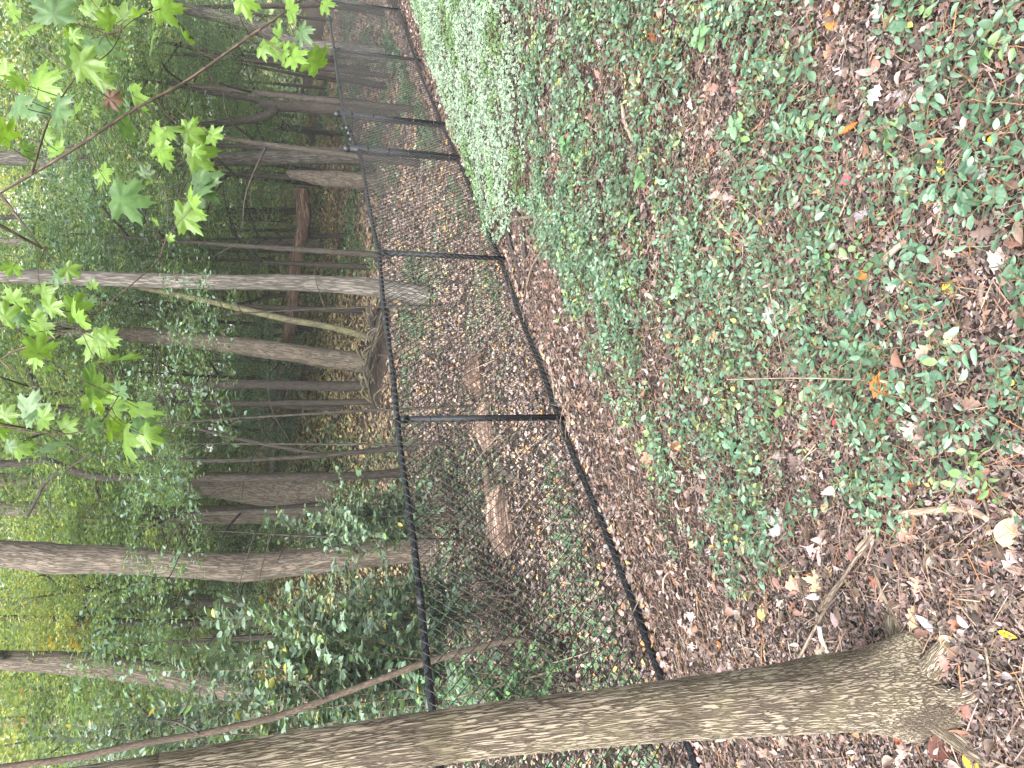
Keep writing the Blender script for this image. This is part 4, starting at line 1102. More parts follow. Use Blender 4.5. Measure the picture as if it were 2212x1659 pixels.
def root_mound():
    c = gp(822, 790); r0 = 1.0
    root = empty('root_mound', tuple(c)); tag(root, 'dark mound of old roots and brush at the foot of two trunks', 'root mound')
    rg = np.random.default_rng(9)
    mb = Mesh()
    nu, nv = 40, 18
    th = np.linspace(0, 2 * np.pi, nu, endpoint=False); ph = np.linspace(0, np.pi / 2, nv)
    V = []
    for p_ in ph:
        for t_ in th:
            w = .75 + .5 * float(fnoise(np.array(math.cos(t_) * 2 + 5), np.array(math.sin(t_) * 2 + p_ * 2), 5))
            V.append((math.cos(t_) * math.cos(p_) * r0 * 1.15 * w, math.sin(t_) * math.cos(p_) * .6 * w, math.sin(p_) * .24 * w - .05))
    i = np.arange(nv - 1)[:, None] * nu; j = np.arange(nu)[None]; j2 = (j + 1) % nu
    mb.raw(np.array(V), np.stack([i + j, i + j2, i + nu + j2, i + nu + j], -1).reshape(-1), np.full((nv - 1) * nu, 4), (1, 1, 1), np.array(V))
    mb.build('mound', M_SOIL, root, smooth=True, tc=True)
    for k in range(34):
        x0 = rg.uniform(-1.1, 1.1); y0 = rg.uniform(-.6, .3); a = rg.normal(0, .7); L = rg.uniform(.3, 1.0)
        h = .24 * math.sqrt(max(.02, 1 - (x0 / 1.2) ** 2))
        p0 = np.array([x0, y0, h * rg.uniform(.5, 1.1)])
        p1 = p0 + np.array([math.cos(a) * L * .5, -rg.uniform(.05, .25), rg.normal(.03, .1)])
        p2 = p1 + np.array([math.cos(a) * L * .5, -rg.uniform(0, .2), -rg.uniform(.08, .3)])
        mb = Mesh(); tube(mb, [p0, p1, p2], [rg.uniform(.01, .03), .015, .005], 7, 14, rough=.2, seed=k)
        mb.build('root', [M_BARK, M_BARKD, M_BARKM][k % 3], root, smooth=True, tc=True)
root_mound()

# leaning stem that arches up behind the left panel
arch = [(1232, 1458), (1203, 1417), (1160, 1390), (1110, 1383), (1041, 1397), (922, 1431), (819, 1468), (700, 1512), (595, 1549), (450, 1582), (308, 1606), (165, 1636), (51, 1651), (-60, 1665)]
def arching_stem():
    y0 = gp(1232, 1458)[1]
    pts = [at(u, v, y0 + .02 * i) for i, (u, v) in enumerate(arch)]
    pts.insert(0, np.array([pts[0][0] - .05, pts[0][1], gz(pts[0][0], pts[0][1]) - .06]))
    rr = [.02, .02] + [.023, .025, .025, .024, .023, .022, .022, .022, .021, .022, .022, .02, .019]
    o = pts[0].copy()
    root = empty('arching_tree', tuple(o)); tag(root, 'slender brown stem arching up from the ground behind the left fence panel', 'tree')
    mb = Mesh(); tube(mb, [p - o for p in pts], rr, 14, 110, rough=.1, seed=8)
    mb.build('trunk', M_TWIG, root, smooth=True, tc=True)
    for k, pix in enumerate([[(840, 1462), (860, 1478), (905, 1500), (1000, 1520)], [(1100, 1383), (1080, 1360), (1098, 1335)], [(700, 1512), (660, 1480), (600, 1470)], [(430, 1585), (380, 1560), (320, 1555)]]):
        q = [at(u, v, y0 + .1 + .06 * i) - o for i, (u, v) in enumerate(pix)]
        mb = Mesh(); tube(mb, q, np.linspace(.009, .003, len(q)), 8, 20, seed=k)
        mb.build('limb', M_BARKD, root, smooth=True, tc=True)
arching_stem()

# ------------------------------------------------------------------ leafy shrubs at left
def shrub(label, base, sprays, leaf, pal, cat='shrub', name='shrub', seed=0, per=.03, gm=None):
    """sprays: list of (tip point, curve height); leaves stand in pairs along every spray and its side twigs"""
    rg = np.random.default_rng(seed)
    root = empty(name, tuple(base)); tag(root, label, cat)
    sb = Mesh(); mb = Mesh()
    b = np.array(base)
    P, D, U, S = [], [], [], []
    for tip, arch_ in sprays:
        tip = np.array(tip) - b
        mid = tip * .55 + np.array([rg.normal(0, .06), rg.normal(0, .06), arch_])
        st0 = np.array([rg.normal(0, .1), rg.normal(0, .1), 0])
        L = np.linalg.norm(tip)
        path, _ = smooth_path([st0, mid, tip], [1, 1, 1], 40)
        tube(sb, [st0, mid, tip], [.011, .007, .002], 6, 18, seed=1)
        twigs = [path[14:]]
        for k in range(int(5 + L * 5)):
            i0 = rg.integers(12, 37); d = rg.normal(0, 1, 3) * np.array([1, 1, .5]); d[2] += .1
            d /= np.linalg.norm(d); l = rg.uniform(.18, .42)
            q = path[i0] + d * np.linspace(0, l, 12)[:, None] + np.array([0, 0, -.25]) * (np.linspace(0, l, 12) ** 2)[:, None]
            twigs.append(q)
            tube(sb, [q[0], q[6], q[11]], [.004, .003, .0012], 5, 8, seed=2)
        for q in twigs:
            seg = np.r_[0, np.cumsum(np.linalg.norm(np.diff(q, axis=0), axis=1))]
            for s_ in np.arange(.02, seg[-1], per):
                p = np.array([np.interp(s_, seg, q[:, c]) for c in range(3)])
                i = min(int(np.searchsorted(seg, s_)), len(q) - 1); t_ = q[i] - q[max(i - 1, 0)]
                t_ = t_ / (np.linalg.norm(t_) + 1e-9)
                sd_ = np.cross(t_, [0, 0, 1]); sd_ /= (np.linalg.norm(sd_) + 1e-9)
                for sg in (1, -1):
                    if rg.random() < .1: continue
                    P.append(p); D.append(sd_ * sg + t_ * rg.uniform(.3, .8) + np.array([0, 0, rg.normal(.05, .25)]))
                    U.append(np.array([0, 0, 1.]) + rg.normal(0, .4, 3)); S.append(leaf * rg.uniform(.65, 1.2))
    P, D, U, S = map(np.array, (P, D, U, S)); n = len(P)
    c = pick(pal, n, .2)
    mb.scatter(OVAL_LOW, P, D, U, S, c)
    sb.build('stem', M_STICK, root, smooth=True, tc=True)
    mb.build('foliage', gm or M_SHRUB, root, smooth=True)
    return root
SHP = [(.11, .175, .115, 4), (.15, .22, .155, 3), (.075, .13, .08, 2), (.16, .25, .09, 1), (.45, .40, .10, .12)]
def tips(lst, y, dy=.35, seed=1):
    rg = np.random.default_rng(seed)
    return [(at(u, v, y + rg.uniform(-dy, dy)), rg.uniform(.1, .35)) for u, v in lst]
def gbase(v, y, u=900):
    p = at(u, v, y); return np.array([p[0], p[1], float(gz(p[0], p[1])) - .02])
shrub('broad pale green shrub with arching leafy sprays behind the left fence panel', gbase(1500, 6.0), tips([(472, 1285), (540, 1330), (420, 1400), (350, 1450), (330, 1530), (460, 1480), (500, 1560), (590, 1400), (620, 1330), (560, 1500), (650, 1450), (430, 1340), (600, 1290), (520, 1420), (380, 1590), (560, 1600), (640, 1560)], 5.9), .078, SHP, seed=3, per=.034)
shrub('small grey-green shrub in front of the flared trunk', gbase(1120, 8.2), tips([(680, 1080), (700, 1120), (720, 1050), (740, 1150), (700, 1170), (760, 1090), (780, 1130), (730, 1190), (665, 1130)], 8.0, .4, 2), .07, SHP, seed=4)
shrub('low leafy bush above the rail right of the near tree', gbase(1330, 6.6), tips([(760, 1330), (800, 1280), (730, 1290), (690, 1390), (780, 1390), (720, 1230), (830, 1320), (660, 1280), (760, 1430), (700, 1340)], 6.8, .5, 5), .072, SHP, seed=6)
shrub('dense dull green bush on the woodland floor left of the stout trunk', gbase(1400, 8.8, 850), tips([(620, 1330), (650, 1400), (600, 1450), (680, 1480), (700, 1360), (640, 1290), (740, 1420), (720, 1500), (590, 1380), (760, 1330), (660, 1550), (780, 1480)], 8.8, .6, 15), .085, SHP, seed=14)
shrub('pale bush between the flared trunk and the stout trunk', gbase(1150, 10.2, 800), tips([(600, 1130), (640, 1160), (580, 1160), (660, 1110), (700, 1150), (620, 1185), (560, 1140)], 10.2, .5, 17), .085, SHP, seed=16)
shrub('tall loose bush at the left edge behind the near tree', gbase(1620, 7.6), tips([(120, 1560), (180, 1600), (250, 1640), (90, 1640), (200, 1520), (300, 1600), (60, 1590), (150, 1650), (260, 1560), (330, 1640)], 7.4, .6, 7), .066, [(.14, .21, .16, 3), (.20, .28, .22, 2), (.08, .14, .09, 2), (.4, .36, .09, .15)], seed=8)
shrub('green bush behind the left panel close to the near tree', gbase(1500, 5.2, 1050), tips([(1000, 1480), (1030, 1440), (960, 1510), (1060, 1500), (1000, 1540), (1080, 1460), (1050, 1540), (985, 1440)], 5.2, .25, 9), .05, [(.085, .19, .085, 3), (.07, .15, .07, 3), (.13, .26, .08, 1)], seed=10)
shrub('small cluster of bright yellow leaves beside the black trunk', at(215, 1356, 12.9), tips([(125, 1368), (150, 1398), (105, 1385), (170, 1385)], 12.7, .12, 11), .10, [(.50, .34, .03, 3), (.40, .33, .05, 1)], seed=12, per=.13, name='yellow_sprig', cat='sprig', gm=M_CROWN)

# ------------------------------------------------------------------ sticks lying on the slope
def stick(label, pix, w0, w1, mat, name='stick', cat='stick', forks=(), lift=.006):
    pp = [gp(u, v) for u, v in pix]
    ws = np.linspace(w0, w1, len(pp)); rr = [px_r(w, p) for w, p in zip(ws, pp)]
    pp = [np.array([p[0], p[1], float(gz(p[0], p[1])) + r + lift + .012 * math.sin(i * 1.7 + 1)]) for i, (p, r) in enumerate(zip(pp, rr))]
    if not forks:
        return tube_thing(name, label, cat, pp, rr, mat, 10, 26, .12, int(pix[0][0]) % 71)
    o = pp[0].copy(); root = empty(name, tuple(o)); tag(root, label, cat)
    mb = Mesh(); tube(mb, [p - o for p in pp], rr, 10, 26, rough=.12, seed=3); mb.build('main_stem', mat, root, smooth=True, tc=True)
    for f in forks:
        q = [gp(u, v) + np.array([0, 0, rr[0] + lift + .01 * i]) - o for i, (u, v) in enumerate(f)]
        mb = Mesh(); tube(mb, q, np.linspace(rr[-1] * 1.0, rr[-1] * .5, len(q)), 8, 20, rough=.12, seed=5); mb.build('side_twig', mat, root, smooth=True, tc=True)
    return root
stick('long pale forked stick lying in the middle of the vine cover', [(1555, 467), (1584, 503), (1646, 545), (1693, 584), (1720, 610)], 8, 4, M_STICKP, forks=[[(1560, 472), (1600, 497), (1630, 525)]])
stick('thin dark twig beside the bare patch at right', [(1760, 110), (1763, 129), (1779, 187), (1798, 234), (1806, 281)], 6, 4, M_STICK)
stick('short pale twig below the pale oak leaf', [(1771, 300), (1800, 306), (1821, 312)], 4, 4, M_STICKP)
stick('pale broken stick half hidden in vines toward the right edge', [(1354, 225), (1360, 260), (1370, 304)], 7, 8, M_STICKP)
stick('stubby lichen-covered stick end near the white oak leaf', [(1923, 569), (1940, 546), (1960, 520)], 15, 13, M_STICKP)
stick('grey branched twig at the bottom of the slope', [(2106, 954), (2117, 1008), (2129, 1067), (2160, 1114)], 8, 6, M_STICK, forks=[[(2122, 992), (2150, 976), (2176, 962), (2215, 908)], [(2106, 956), (2130, 950), (2152, 932)]], lift=.02)
stick('thick tan branch lying beside the big brown oak leaf', [(1965, 1108), (2000, 1104), (2071, 1098), (2120, 1106), (2155, 1120)], 16, 13, M_STICKP)
stick('long thin grey twig curving towards the near tree', [(1654, 1137), (1693, 1188), (1732, 1238), (1740, 1277), (1775, 1316)], 5, 6, M_STICK, lift=.014)
stick('long straight brown stick leading to the near tree', [(1911, 1153), (1845, 1238), (1790, 1324), (1736, 1425)], 9, 7, M_STICK, lift=.022)
stick('short thick stick alongside the long brown one', [(1837, 1254), (1805, 1286), (1775, 1318)], 12, 12, M_STICK)
stick('crooked grey twig reaching the root of the near tree', [(1907, 1227), (1930, 1293), (1958, 1371), (1985, 1421)], 5, 7, M_STICK, lift=.016)
stick('white-barked stick piece beside the near trunk', [(1786, 1351), (1790, 1380), (1798, 1416)], 10, 9, bark_mat('birch_stick', (.7, .68, .62), (.3, .28, .25), scale=90, stretch=.5, stain_amt=.4, bump=.3))
stick('short cut stick in the vines above the brown oak leaf', [(1868, 1187), (1876, 1174), (1886, 1158)], 12, 12, M_STICKP)
stick('thin dark straight twig over the vine edge', [(1580, 1121), (1576, 1200), (1572, 1293)], 3, 3, M_STICKD)
stick('thin twig along the bottom left beside the near trunk', [(1693, 1643), (1800, 1637), (1942, 1624)], 4, 3, M_STICK)
stick('brown twig below the near tree roots', [(2040, 1503), (2038, 1550), (2036, 1589)], 7, 6, M_STICK)
stick('brown twig in the bottom left corner litter', [(2149, 1394), (2150, 1450), (2145, 1503)], 6, 6, M_STICK)
stick('dark curved vine branch reaching from the pale bed to the vines', [(1280, 470), (1269, 480), (1232, 503), (1199, 524), (1175, 552), (1156, 584), (1142, 625)], 5, 5, M_STICK, lift=.02)
stick('dark pole emerging from the pale bed beside the fence', [(1108, 415), (1113, 430), (1131, 479), (1140, 515), (1147, 556)], 9, 8, M_STICKD, 'pole', 'pole', lift=.02)
stick('dark pole lying nearest the fence bottom rail', [(1099, 475), (1113, 532), (1122, 575), (1130, 600), (1126, 655)], 8, 6, M_STICKD, 'pole', 'pole', lift=.015)
stick('short grey branch crossing under the dark poles', [(1105, 479), (1130, 472), (1162, 466)], 8, 7, M_STICK)
stick('slim brown stick on the mulch strip below the fence', [(1395, 840), (1398, 900), (1412, 985)], 4, 3, M_STICK)
stick('curved pale twig on the mulch left of the slope', [(1442, 1280), (1440, 1250), (1455, 1232), (1478, 1262)], 4, 3, M_STICKP)
stick('thin dark twig on the mulch strip near the tree', [(1438, 1280), (1452, 1330), (1468, 1368)], 4, 3, M_STICKD)

def stalk(label, u0, v0, u1, v1, r):
    b = gp(u0, v0); d = b[1] * .97
    t = at(u1, v1, d)
    return tube_thing('dry_stalk', label, 'stalk', [b, b * .5 + t * .5 + np.array([.006, 0, 0]), t], [r, r, r * .6], M_STICKP, 6, 14, .05, 3)
stalk('upright thin straw-coloured stalk standing in the middle of the vines', 1890, 822, 1570, 820, .0022)
stalk('thin pale stalk standing left of the pale forked stick', 1690, 775, 1660, 618, .0018)

# the dry weed tangled at the foot of the tallest post
def dry_weed():
    b = gp(1228, 868); root = empty('dry_weed', tuple(b)); tag(root, 'pale dry weed tangled at the foot of the tallest fence post', 'weed')
    rg = np.random.default_rng(4)
    for k in range(16):
        a = rg.uniform(-.6, 2.6); L = rg.uniform(.12, .4)
        p = [np.array([rg.normal(0, .05), rg.normal(0, .05), 0.])]
        for j in range(3): p.append(p[-1] + np.array([math.cos(a) * L / 3 + rg.normal(0, .02), -abs(math.sin(a)) * L / 3, .02 + rg.normal(0, .02)]))
        mb = Mesh(); tube(mb, p, [.003, .0025, .002, .001], 5, 12, seed=k); mb.build('stem', M_STICKP, root, smooth=True, tc=True)
dry_weed()

# ------------------------------------------------------------------ fallen leaves one can pick out
CLR = dict(crimson=(.30, .02, .045), maroon=(.14, .022, .04), red=(.42, .04, .04), rust=(.30, .085, .03), redbrown=(.24, .09, .055), dkred=(.10, .035, .025), brown=(.24, .135, .085), rose=(.36, .19, .14), salmon=(.50, .25, .18), orange=(.50, .18, .035), tan=(.36, .25, .15), cream=(.54, .42, .25), yellow=(.62, .50, .07), byellow=(.72, .56, .03), gold=(.50, .36, .1), pink=(.62, .43, .39), palepink=(.43, .34, .32), white=(.42, .40, .39), lilac=(.42, .40, .44), greyw=(.42, .40, .40), mauve=(.42, .36, .37), green=(.06, .14, .035), pinkred=(.36, .08, .12))
_rg = np.random.default_rng(21)
def lm(t, nm):
    me = new_mesh(nm, t[0], np.concatenate([np.array(f) for f in t[1]]), np.array([len(f) for f in t[1]]), smooth=True)
    me.materials.append(M_FALLEN); return me
LM = dict(pin=[lm(lobed_leaf(PIN_OAK, c, f, w, _rg), 'pin_oak_leaf') for c, f, w in ((.12, .1, .2), (.35, .2, -.4), (-.2, .15, .3))],
          oak=[lm(lobed_leaf(WHITE_OAK, c, f, w, _rg), 'oak_leaf') for c, f, w in ((.15, .12, .2), (.45, .3, -.4), (-.25, .2, .5))],
          maple=[lm(maple_leaf(c, f, True, _rg), 'maple_leaf') for c, f in ((.15, .25), (.45, .5), (-.25, .4))],
          oval=[lm(oval_leaf(w, f, c, 8, .9), 'oval_leaf') for w, f, c in ((.62, .2, .15), (.5, .5, .4), (.7, .12, -.2))],
          long=[lm(oval_leaf(w, f, c, 8, .9), 'long_leaf') for w, f, c in ((.36, .3, .2), (.3, .6, -.3), (.4, .2, .3))])
def fallen(label, kind, clr, u, v, size, ang=None, lift=.018, tilt=.4):
    p = gp(u, v); dep = float((p - CAM) @ FWD)
    L = size / FPX * dep * 1.05
    i = int(u * 7 + v) % 3
    o = link('fallen_leaf', LM[kind][i])
    rg = np.random.default_rng(int(u * 13 + v))
    a = rg.uniform(0, 6.28) if ang is None else rad(ang)
    n = np.array([rg.normal(0, tilt), -.38 + rg.normal(0, tilt), 1.0])
    n /= np.linalg.norm(n)
    d = np.array([math.cos(a), math.sin(a), 0]); d -= n * (d @ n); d /= np.linalg.norm(d)
    b = np.cross(n, d)
    c0 = (.5 if kind != 'maple' else .25)
    q = p - d * L * c0 + np.array([0, 0, lift])
    o.matrix_world = Matrix(((d[0] * L, b[0] * L, n[0] * L, q[0]), (d[1] * L, b[1] * L, n[1] * L, q[1]), (d[2] * L, b[2] * L, n[2] * L, q[2]), (0, 0, 0, 1)))
    c = CLR[clr]; k = rg.uniform(.66, .80)
    o.color = (c[0] * k, c[1] * k, c[2] * k, 1)
    tag(o, label, 'leaf', 'fallen leaves lying on the slope')
FL = [
 ('crimson round leaf lying in the vines at right', 'oval', 'crimson', 1603, 156, 30), ('pale grey deeply lobed oak leaf on bare soil at right', 'pin', 'greyw', 1831, 148, 52, 175),
 ('large orange-brown curled leaf at the right edge of the bare soil', 'oval', 'orange', 1806, 40, 62, 20), ('mauve-grey lobed leaf at the right edge', 'oak', 'mauve', 1911, 23, 48),
 ('long tan oak leaf at the right edge', 'oak', 'tan', 1945, 45, 84, -80), ('brown leaf beside the pale grey oak leaf', 'oak', 'brown', 1806, 109, 52),
 ('russet oak leaf by the dark twig at right', 'pin', 'redbrown', 1817, 226, 52), ('dark orange curled leaf below the russet oak leaf', 'long', 'orange', 1845, 277, 42, -80),
 ('ragged yellow-tan oak leaf in the right vines', 'oak', 'cream', 1778, 413, 56, 60), ('dark pink rounded leaf among vines at right', 'oval', 'pinkred', 1841, 390, 30),
 ('yellow curled leaf resting on vines at lower right', 'oval', 'yellow', 2051, 358, 44), ('small bright yellow leaf near the lower right corner', 'oval', 'byellow', 2158, 304, 26),
 ('torn grey-white leaf near the lower right corner', 'oak', 'greyw', 2132, 372, 48), ('dark green round leaf near the lower right corner', 'oval', 'green', 2149, 125, 36),
 ('grey-mauve leaf under the vines beside the bare soil', 'maple', 'mauve', 1962, 199, 42), ('rust oak leaf high in the right vines', 'oak', 'rust', 1418, 80, 36),
 ('pinkish white pin oak leaf at lower middle', 'pin', 'palepink', 1950, 615, 50, 110), ('orange curled leaf above the pinkish white oak leaf', 'oval', 'orange', 1876, 596, 36),
 ('pale pinkish maple leaf at the bottom edge', 'maple', 'palepink', 2172, 564, 40), ('pale yellow oval leaf over vines at the bottom', 'oval', 'yellow', 2059, 623, 36),
 ('tan three-lobed leaf at the bottom middle', 'pin', 'tan', 2125, 658, 44), ('whitish oak leaf pair among vines in the middle', 'pin', 'white', 1849, 681, 50, 190),
 ('whitish folded leaf in the middle vines', 'maple', 'white', 1673, 677, 34), ('salmon torn leaf in the middle of the slope', 'oak', 'salmon', 1732, 662, 44),
 ('orange-brown curled maple leaf below the middle', 'maple', 'orange', 1915, 829, 46, -100), ('light orange oak leaf on bare soil in the middle', 'oak', 'salmon', 1814, 872, 46, -60),
 ('maroon oval leaf in the lower middle', 'oval', 'maroon', 1946, 903, 34, -70), ('brown folded leaf beside the maroon leaf', 'oval', 'rose', 1911, 903, 48),
 ('white star-like oak leaf near the bottom', 'pin', 'lilac', 2121, 917, 66, -95), ('cream torn oak leaf at the bottom middle', 'oak', 'cream', 2075, 744, 64),
 ('pale pink lobed leaf beside the maroon leaf', 'pin', 'pink', 1985, 919, 62), ('small red leaf in the middle of the slope', 'oval', 'red', 1814, 913, 20),
 ('rust-brown oval leaf high in the middle vines', 'oval', 'rust', 1471, 966, 40), ('salmon maple leaf at the upper edge of the vines', 'maple', 'salmon', 1404, 997, 34),
 ('grey-white maple leaf in the left vines', 'maple', 'greyw', 1693, 1133, 50, 70), ('big rosy brown oak leaf below the cut stick', 'oak', 'rose', 1973, 1149, 70, -40),
 ('dark orange leaf beside the tan branch', 'long', 'orange', 1973, 1036, 48), ('cream curled leaf in the left vines', 'oval', 'cream', 1794, 1094, 32),
 ('large rust leaf under the grey branched twig', 'oak', 'rust', 2125, 1062, 84, -60), ('pale tan curled leaf at the bottom edge', 'oval', 'tan', 2186, 1149, 62),
 ('long pink pin oak leaf on soil above the stick', 'pin', 'pink', 1778, 1191, 76, -100), ('dusty red star-shaped leaf near the tree roots', 'maple', 'redbrown', 1899, 1258, 24),
 ('orange folded leaf on the mulch before the near trunk', 'oval', 'gold', 1658, 1324, 42, 10), ('salmon oak leaf on the mulch left of the twig', 'oak', 'salmon', 1724, 1261, 58, -70),
 ('cream yellow crumpled leaf beside the short thick stick', 'maple', 'cream', 1775, 1265, 42), ('bright white leaf scrap beside the near trunk', 'long', 'white', 1588, 1441, 40, 95),
 ('red-brown oak leaf on the root of the near tree', 'oak', 'redbrown', 2075, 1343, 48), ('tan curled leaf right of the near tree base', 'oval', 'tan', 2059, 1378, 40, -80),
 ('dark red-brown round leaf in the bottom left corner', 'oval', 'dkred', 2047, 1612, 68, -30), ('pale yellow leaf at the bottom left corner', 'oval', 'yellow', 2110, 1643, 52),
 ('long rust-brown leaf beside the dark round leaf', 'long', 'redbrown', 2086, 1588, 58, -80), ('bright yellow leaf at the bottom edge left of the middle', 'long', 'byellow', 2192, 1370, 44, -90),
 ('orange-brown leaf at the foot of the near tree', 'long', 'rust', 1946, 1589, 42), ('pale tan oak leaf at the bottom edge near the roots', 'oak', 'palepink', 2192, 1207, 50, -30),
 ('red-tan oak leaf right of the near tree roots', 'pin', 'rose', 1989, 1265, 46), ('tan lobed leaf between the roots and the crooked twig', 'oak', 'tan', 1985, 1335, 56),
 ('orange torn leaf by the dark poles', 'oak', 'gold', 1186, 462, 22), ('white scrap leaf in the vines behind the pale stick', 'oval', 'white', 1283, 640, 18),
 ('orange leaf on the mulch strip right of the near trunk', 'oval', 'orange', 1560, 1395, 32), ('pink leaf on the mulch strip below the bottom rail', 'oak', 'pink', 1500, 1330, 36),
 ('pale lilac leaf lying over the left vines', 'pin', 'lilac', 1540, 1190, 30), ('pale pink leaf in the vines left of the rust-brown oval', 'oak', 'pink', 1525, 1023, 32)]
for f in FL: fallen(*f)

# small upright seedlings standing out of the vines
def seedling(label, u, v, h, n, leaf, col, seed):
    b = gp(u, v); root = empty('seedling', tuple(b)); tag(root, label, 'seedling', 'seedlings standing in the vine cover')
    rg = np.random.default_rng(seed)
    mb = Mesh(); tube(mb, [(0, 0, -.01), (.01, 0, h * .6), (.0, .01, h)], [.003, .0025, .002], 6, 10); mb.build('stem', M_STICK, root, smooth=True, tc=True)
    t = oval_leaf(.55, .12, .2, 6, .85)
    for i in range(n):
        a = i * 2.4 + rg.uniform(0, .5)
        m = Mesh(); d = np.array([[math.cos(a), math.sin(a), .15 + rg.normal(0, .15)]])
        m.scatter(t, np.array([[0, 0, h * rg.uniform(.7, 1)]]), d, np.array([[0, -.2, 1.]]) + rg.normal(0, .2, (1, 3)), np.array([leaf * rg.uniform(.75, 1.15)]), np.array([col]) * rg.uniform(.85, 1.15))
        m.build('leaf', M_VINE, root, smooth=True)
seedling('bright green seedling with serrated leaves standing in the right vines', 1565, 85, .13, 11, .055, (.11, .20, .09), 1)
seedling('pale green lobed seedling in the vines below the crimson leaf', 1630, 280, .10, 10, .045, (.12, .21, .11), 2)
seedling('cluster of larger green leaves standing above the vine cover', 1440, 390, .16, 14, .055, (.085, .17, .065), 3)
seedling('leafy sprout at the edge of the vines by the pale bed', 1262, 315, .14, 11, .06, (.09, .19, .075), 4)
seedling('green seedling near the middle of the vine edge', 1500, 620, .10, 10, .042, (.11, .20, .10), 5)
seedling('sprout with pale leaves growing by the near tree foot', 1905, 1455, .08, 5, .05, (.09, .2, .09), 6)

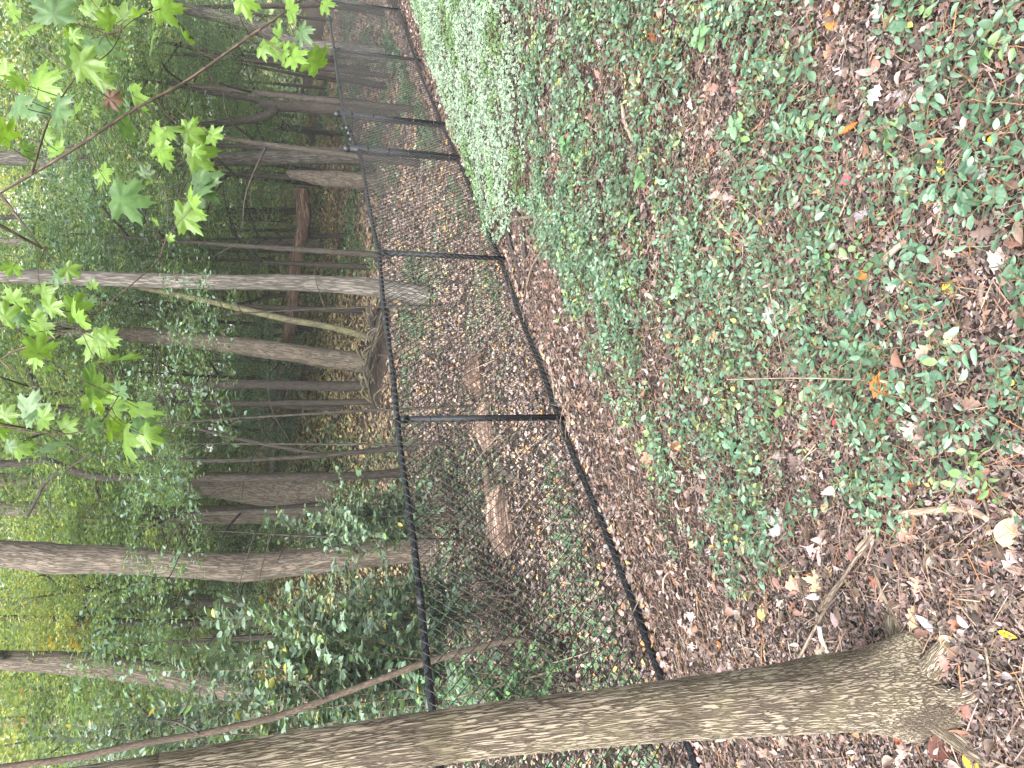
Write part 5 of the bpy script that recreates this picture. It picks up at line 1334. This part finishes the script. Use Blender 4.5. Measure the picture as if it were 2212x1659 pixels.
# ------------------------------------------------------------------ the overhanging maple
def maple():
    bx, by = 3.4, .9; bz = float(gz(bx, by))
    root = empty('maple_tree', (bx, by, bz)); tag(root, 'maple with bright green leaves hanging on thin branches at upper right', 'tree')
    o = np.array([bx, by, bz])
    def part(name, pts, rr, n=30, sides=10, mat=M_TWIG):
        mb = Mesh(); tube(mb, [np.array(p) - o for p in pts], rr, sides, n, rough=.08, seed=len(pts)); return mb.build(name, mat, root, smooth=True, tc=True)
    Y = 1.95
    hub = np.array([1.5, 1.75, 3.9]); hub2 = np.array([.6, 1.8, 3.6])
    part('trunk', [o - [0, 0, .2], o + [0, 0, 1.5], o + [-.05, .05, 3.0], o + [-.3, .1, 4.5]], [.14, .11, .095, .07], 60, 20, M_BARK)
    part('limb', [o + [-.08, .05, 3.2], hub + [.6, -.2, .15], hub, hub2, hub2 + [-.9, .1, .15]], [.05, .035, .028, .02, .008], 50, 12, M_BARK)
    B1 = [(-60, 455), (0, 417), (68, 376), (154, 325), (284, 239), (393, 181), (530, 85), (650, 0), (700, -40)]
    B2 = [(68, 376), (99, 274), (113, 246), (165, 165), (236, 113), (262, 65)]
    B3 = [(-60, 795), (0, 770), (103, 733), (171, 702), (311, 592), (352, 541), (364, 450), (350, 400)]
    B4 = [(-60, 905), (0, 920), (68, 934), (154, 937), (212, 917), (239, 883), (262, 845)]
    B5 = [(-60, 640), (0, 648), (80, 700), (150, 690)]
    br = {}
    for nm, pix, w0, w1, hb, y in (('B1', B1, 9, 5, hub, Y), ('B2', B2, 5, 2.5, None, Y), ('B3', B3, 5, 2.2, hub2 + np.array([.1, 0, .02]), Y + .1), ('B4', B4, 4, 2.2, hub2 + np.array([-.4, .05, .06]), Y - .05), ('B5', B5, 3.5, 2, hub2, Y + .25)):
        pp = [at(u, v, y + .03 * math.sin(i * 1.3)) for i, (u, v) in enumerate(pix)]
        if hb is not None: pp.insert(0, np.array(hb))
        part('branch', pp, [px_r(w, pp[-1]) for w in np.linspace(w0, w1, len(pp))], 60, 8)
        br[nm] = smooth_path(pp, np.ones(len(pp)), 120)[0]
    allb = np.concatenate(list(br.values()))
    LV = [(260, 777, 104), (209, 825, 88), (263, 842, 50), (219, 876, 44), (253, 883, 48), (308, 893, 92), (250, 920, 70), (267, 958, 100), (72, 886, 82), (31, 914, 52), (99, 903, 56), (106, 958, 78), (44, 972, 54), (5, 928, 50),
          (24, 582, 46), (96, 640, 62), (34, 644, 54), (120, 599, 50), (116, 661, 52), (161, 685, 82), (168, 664, 66), (20, 678, 62), (72, 691, 62), (75, 715, 66), (85, 750, 72), (219, 726, 54), (79, 777, 50), (202, 616, 28),
          (280, 434, 98), (438, 393, 104), (410, 468, 78), (369, 280, 62), (342, 297, 66), (417, 284, 58), (465, 294, 48), (434, 332, 82), (359, 345, 54), (321, 397, 28), (336, 478, 24),
          (687, 137, 78), (640, 126, 58), (653, 75, 58), (598, 75, 54), (571, 106, 46),
          (219, 109, 92), (168, 116, 70), (226, 144, 62), (92, 178, 92), (41, 232, 78), (126, 239, 84), (246, 215, 46), (291, 212, 72), (277, 274, 62), (17, 287, 68), (123, 318, 54), (226, 171, 52), (202, 17, 58), (113, 14, 96), (267, 31, 62), (362, 20, 78), (229, 41, 50), (533, 7, 62), (632, 20, 58), (400, 82, 46), (70, 60, 60), (150, 70, 48), (10, 150, 54), (60, 330, 50)]
    rg = np.random.default_rng(15)
    for (u, v, sz) in list(LV[::2]) + list(LV[1::4]):
        LV.append((u + rg.normal(0, 34), v + rg.normal(0, 34), sz * rg.uniform(.55, .95)))
    meshes = []
    for c, f in ((.10, .30), (.25, .45), (-.12, .35), (.4, .3)):
        t = maple_leaf(c, f, True, rg)
        me = new_mesh('maple_leaf', t[0], np.concatenate([np.array(q) for q in t[1]]), np.array([len(q) for q in t[1]]), smooth=True); me.materials.append(M_MAPLE); meshes.append(me)
    pet = Mesh()
    for i, (u, v, sz) in enumerate(LV):
        y = Y + rg.uniform(-.14, .14)
        p = at(u, v, y)
        L = sz / FPX * float((p - CAM) @ FWD) * .74
        view = (CAM - p) / np.linalg.norm(CAM - p)
        nrm = view * .8 + np.array([0, 0, .5]) + rg.normal(0, .5, 3)
        if sz < 30: nrm = view * .2 + rg.normal(0, 1, 3)
        nrm /= np.linalg.norm(nrm)
        j = np.argmin(np.linalg.norm(allb - p, axis=1)); bp = allb[j]
        out = (p - bp); out /= (np.linalg.norm(out) + 1e-6)
        d = np.array([0, 0, -.75]) + out * .7 + rg.normal(0, .3, 3)
        d -= nrm * (d @ nrm); d /= np.linalg.norm(d); b = np.cross(nrm, d)
        q = p - d * L * .25
        lf = bpy.data.objects.new('leaf', meshes[i % 4]); COL.objects.link(lf); lf.parent = root
        q_ = q - o
        lf.matrix_local = Matrix(((d[0] * L, b[0] * L, nrm[0] * L, q_[0]), (d[1] * L, b[1] * L, nrm[1] * L, q_[1]), (d[2] * L, b[2] * L, nrm[2] * L, q_[2]), (0, 0, 0, 1)))
        g = rg.uniform(.8, 1.2)
        g *= .80
        lf.color = (.165 * g, .29 * g, .05 * g, 1) if rg.random() < .72 else (.115 * g, .21 * g, .085 * g, 1)
        if (u, v) == (246, 215):
            lf.color = (.12, .06, .04, 1); lf['label'] = 'brown withered leaf'
        md = (q + bp) * .5 + np.array([0, 0, .012])
        mb = Mesh(); tube(mb, [bp - o, md - o, q_], [.0011, .0009, .0008], 5, 8)
        lt = mb.build('petiole', M_TWIG, root, smooth=True, tc=True)
maple()

# ------------------------------------------------------------------ damp air between the trees
def haze():
    me = bpy.data.meshes.new('haze')
    x0, x1, y0, y1, z0, z1 = -88, 88, -58, 128, -2.5, 30
    me.from_pydata([(x, y, z) for z in (z0, z1) for y in (y0, y1) for x in (x0, x1)], [], [(0, 2, 3, 1), (4, 5, 7, 6), (0, 1, 5, 4), (2, 6, 7, 3), (0, 4, 6, 2), (1, 3, 7, 5)])
    m, t, out = nt('haze')
    v = N(t, 'ShaderNodeVolumePrincipled'); v.inputs['Color'].default_value = (.93, .97, .95, 1); v.inputs['Density'].default_value = .0013
    t.links.new(v.outputs[0], out.inputs['Volume'])
    me.materials.append(m)
    tag(link('haze', me), kind='stuff')
haze()

print('objects', len(bpy.data.objects), 'tris', sum(sum(len(p.vertices) - 2 for p in []) for m in bpy.data.meshes), 'polys', sum(len(m.polygons) for m in bpy.data.meshes))
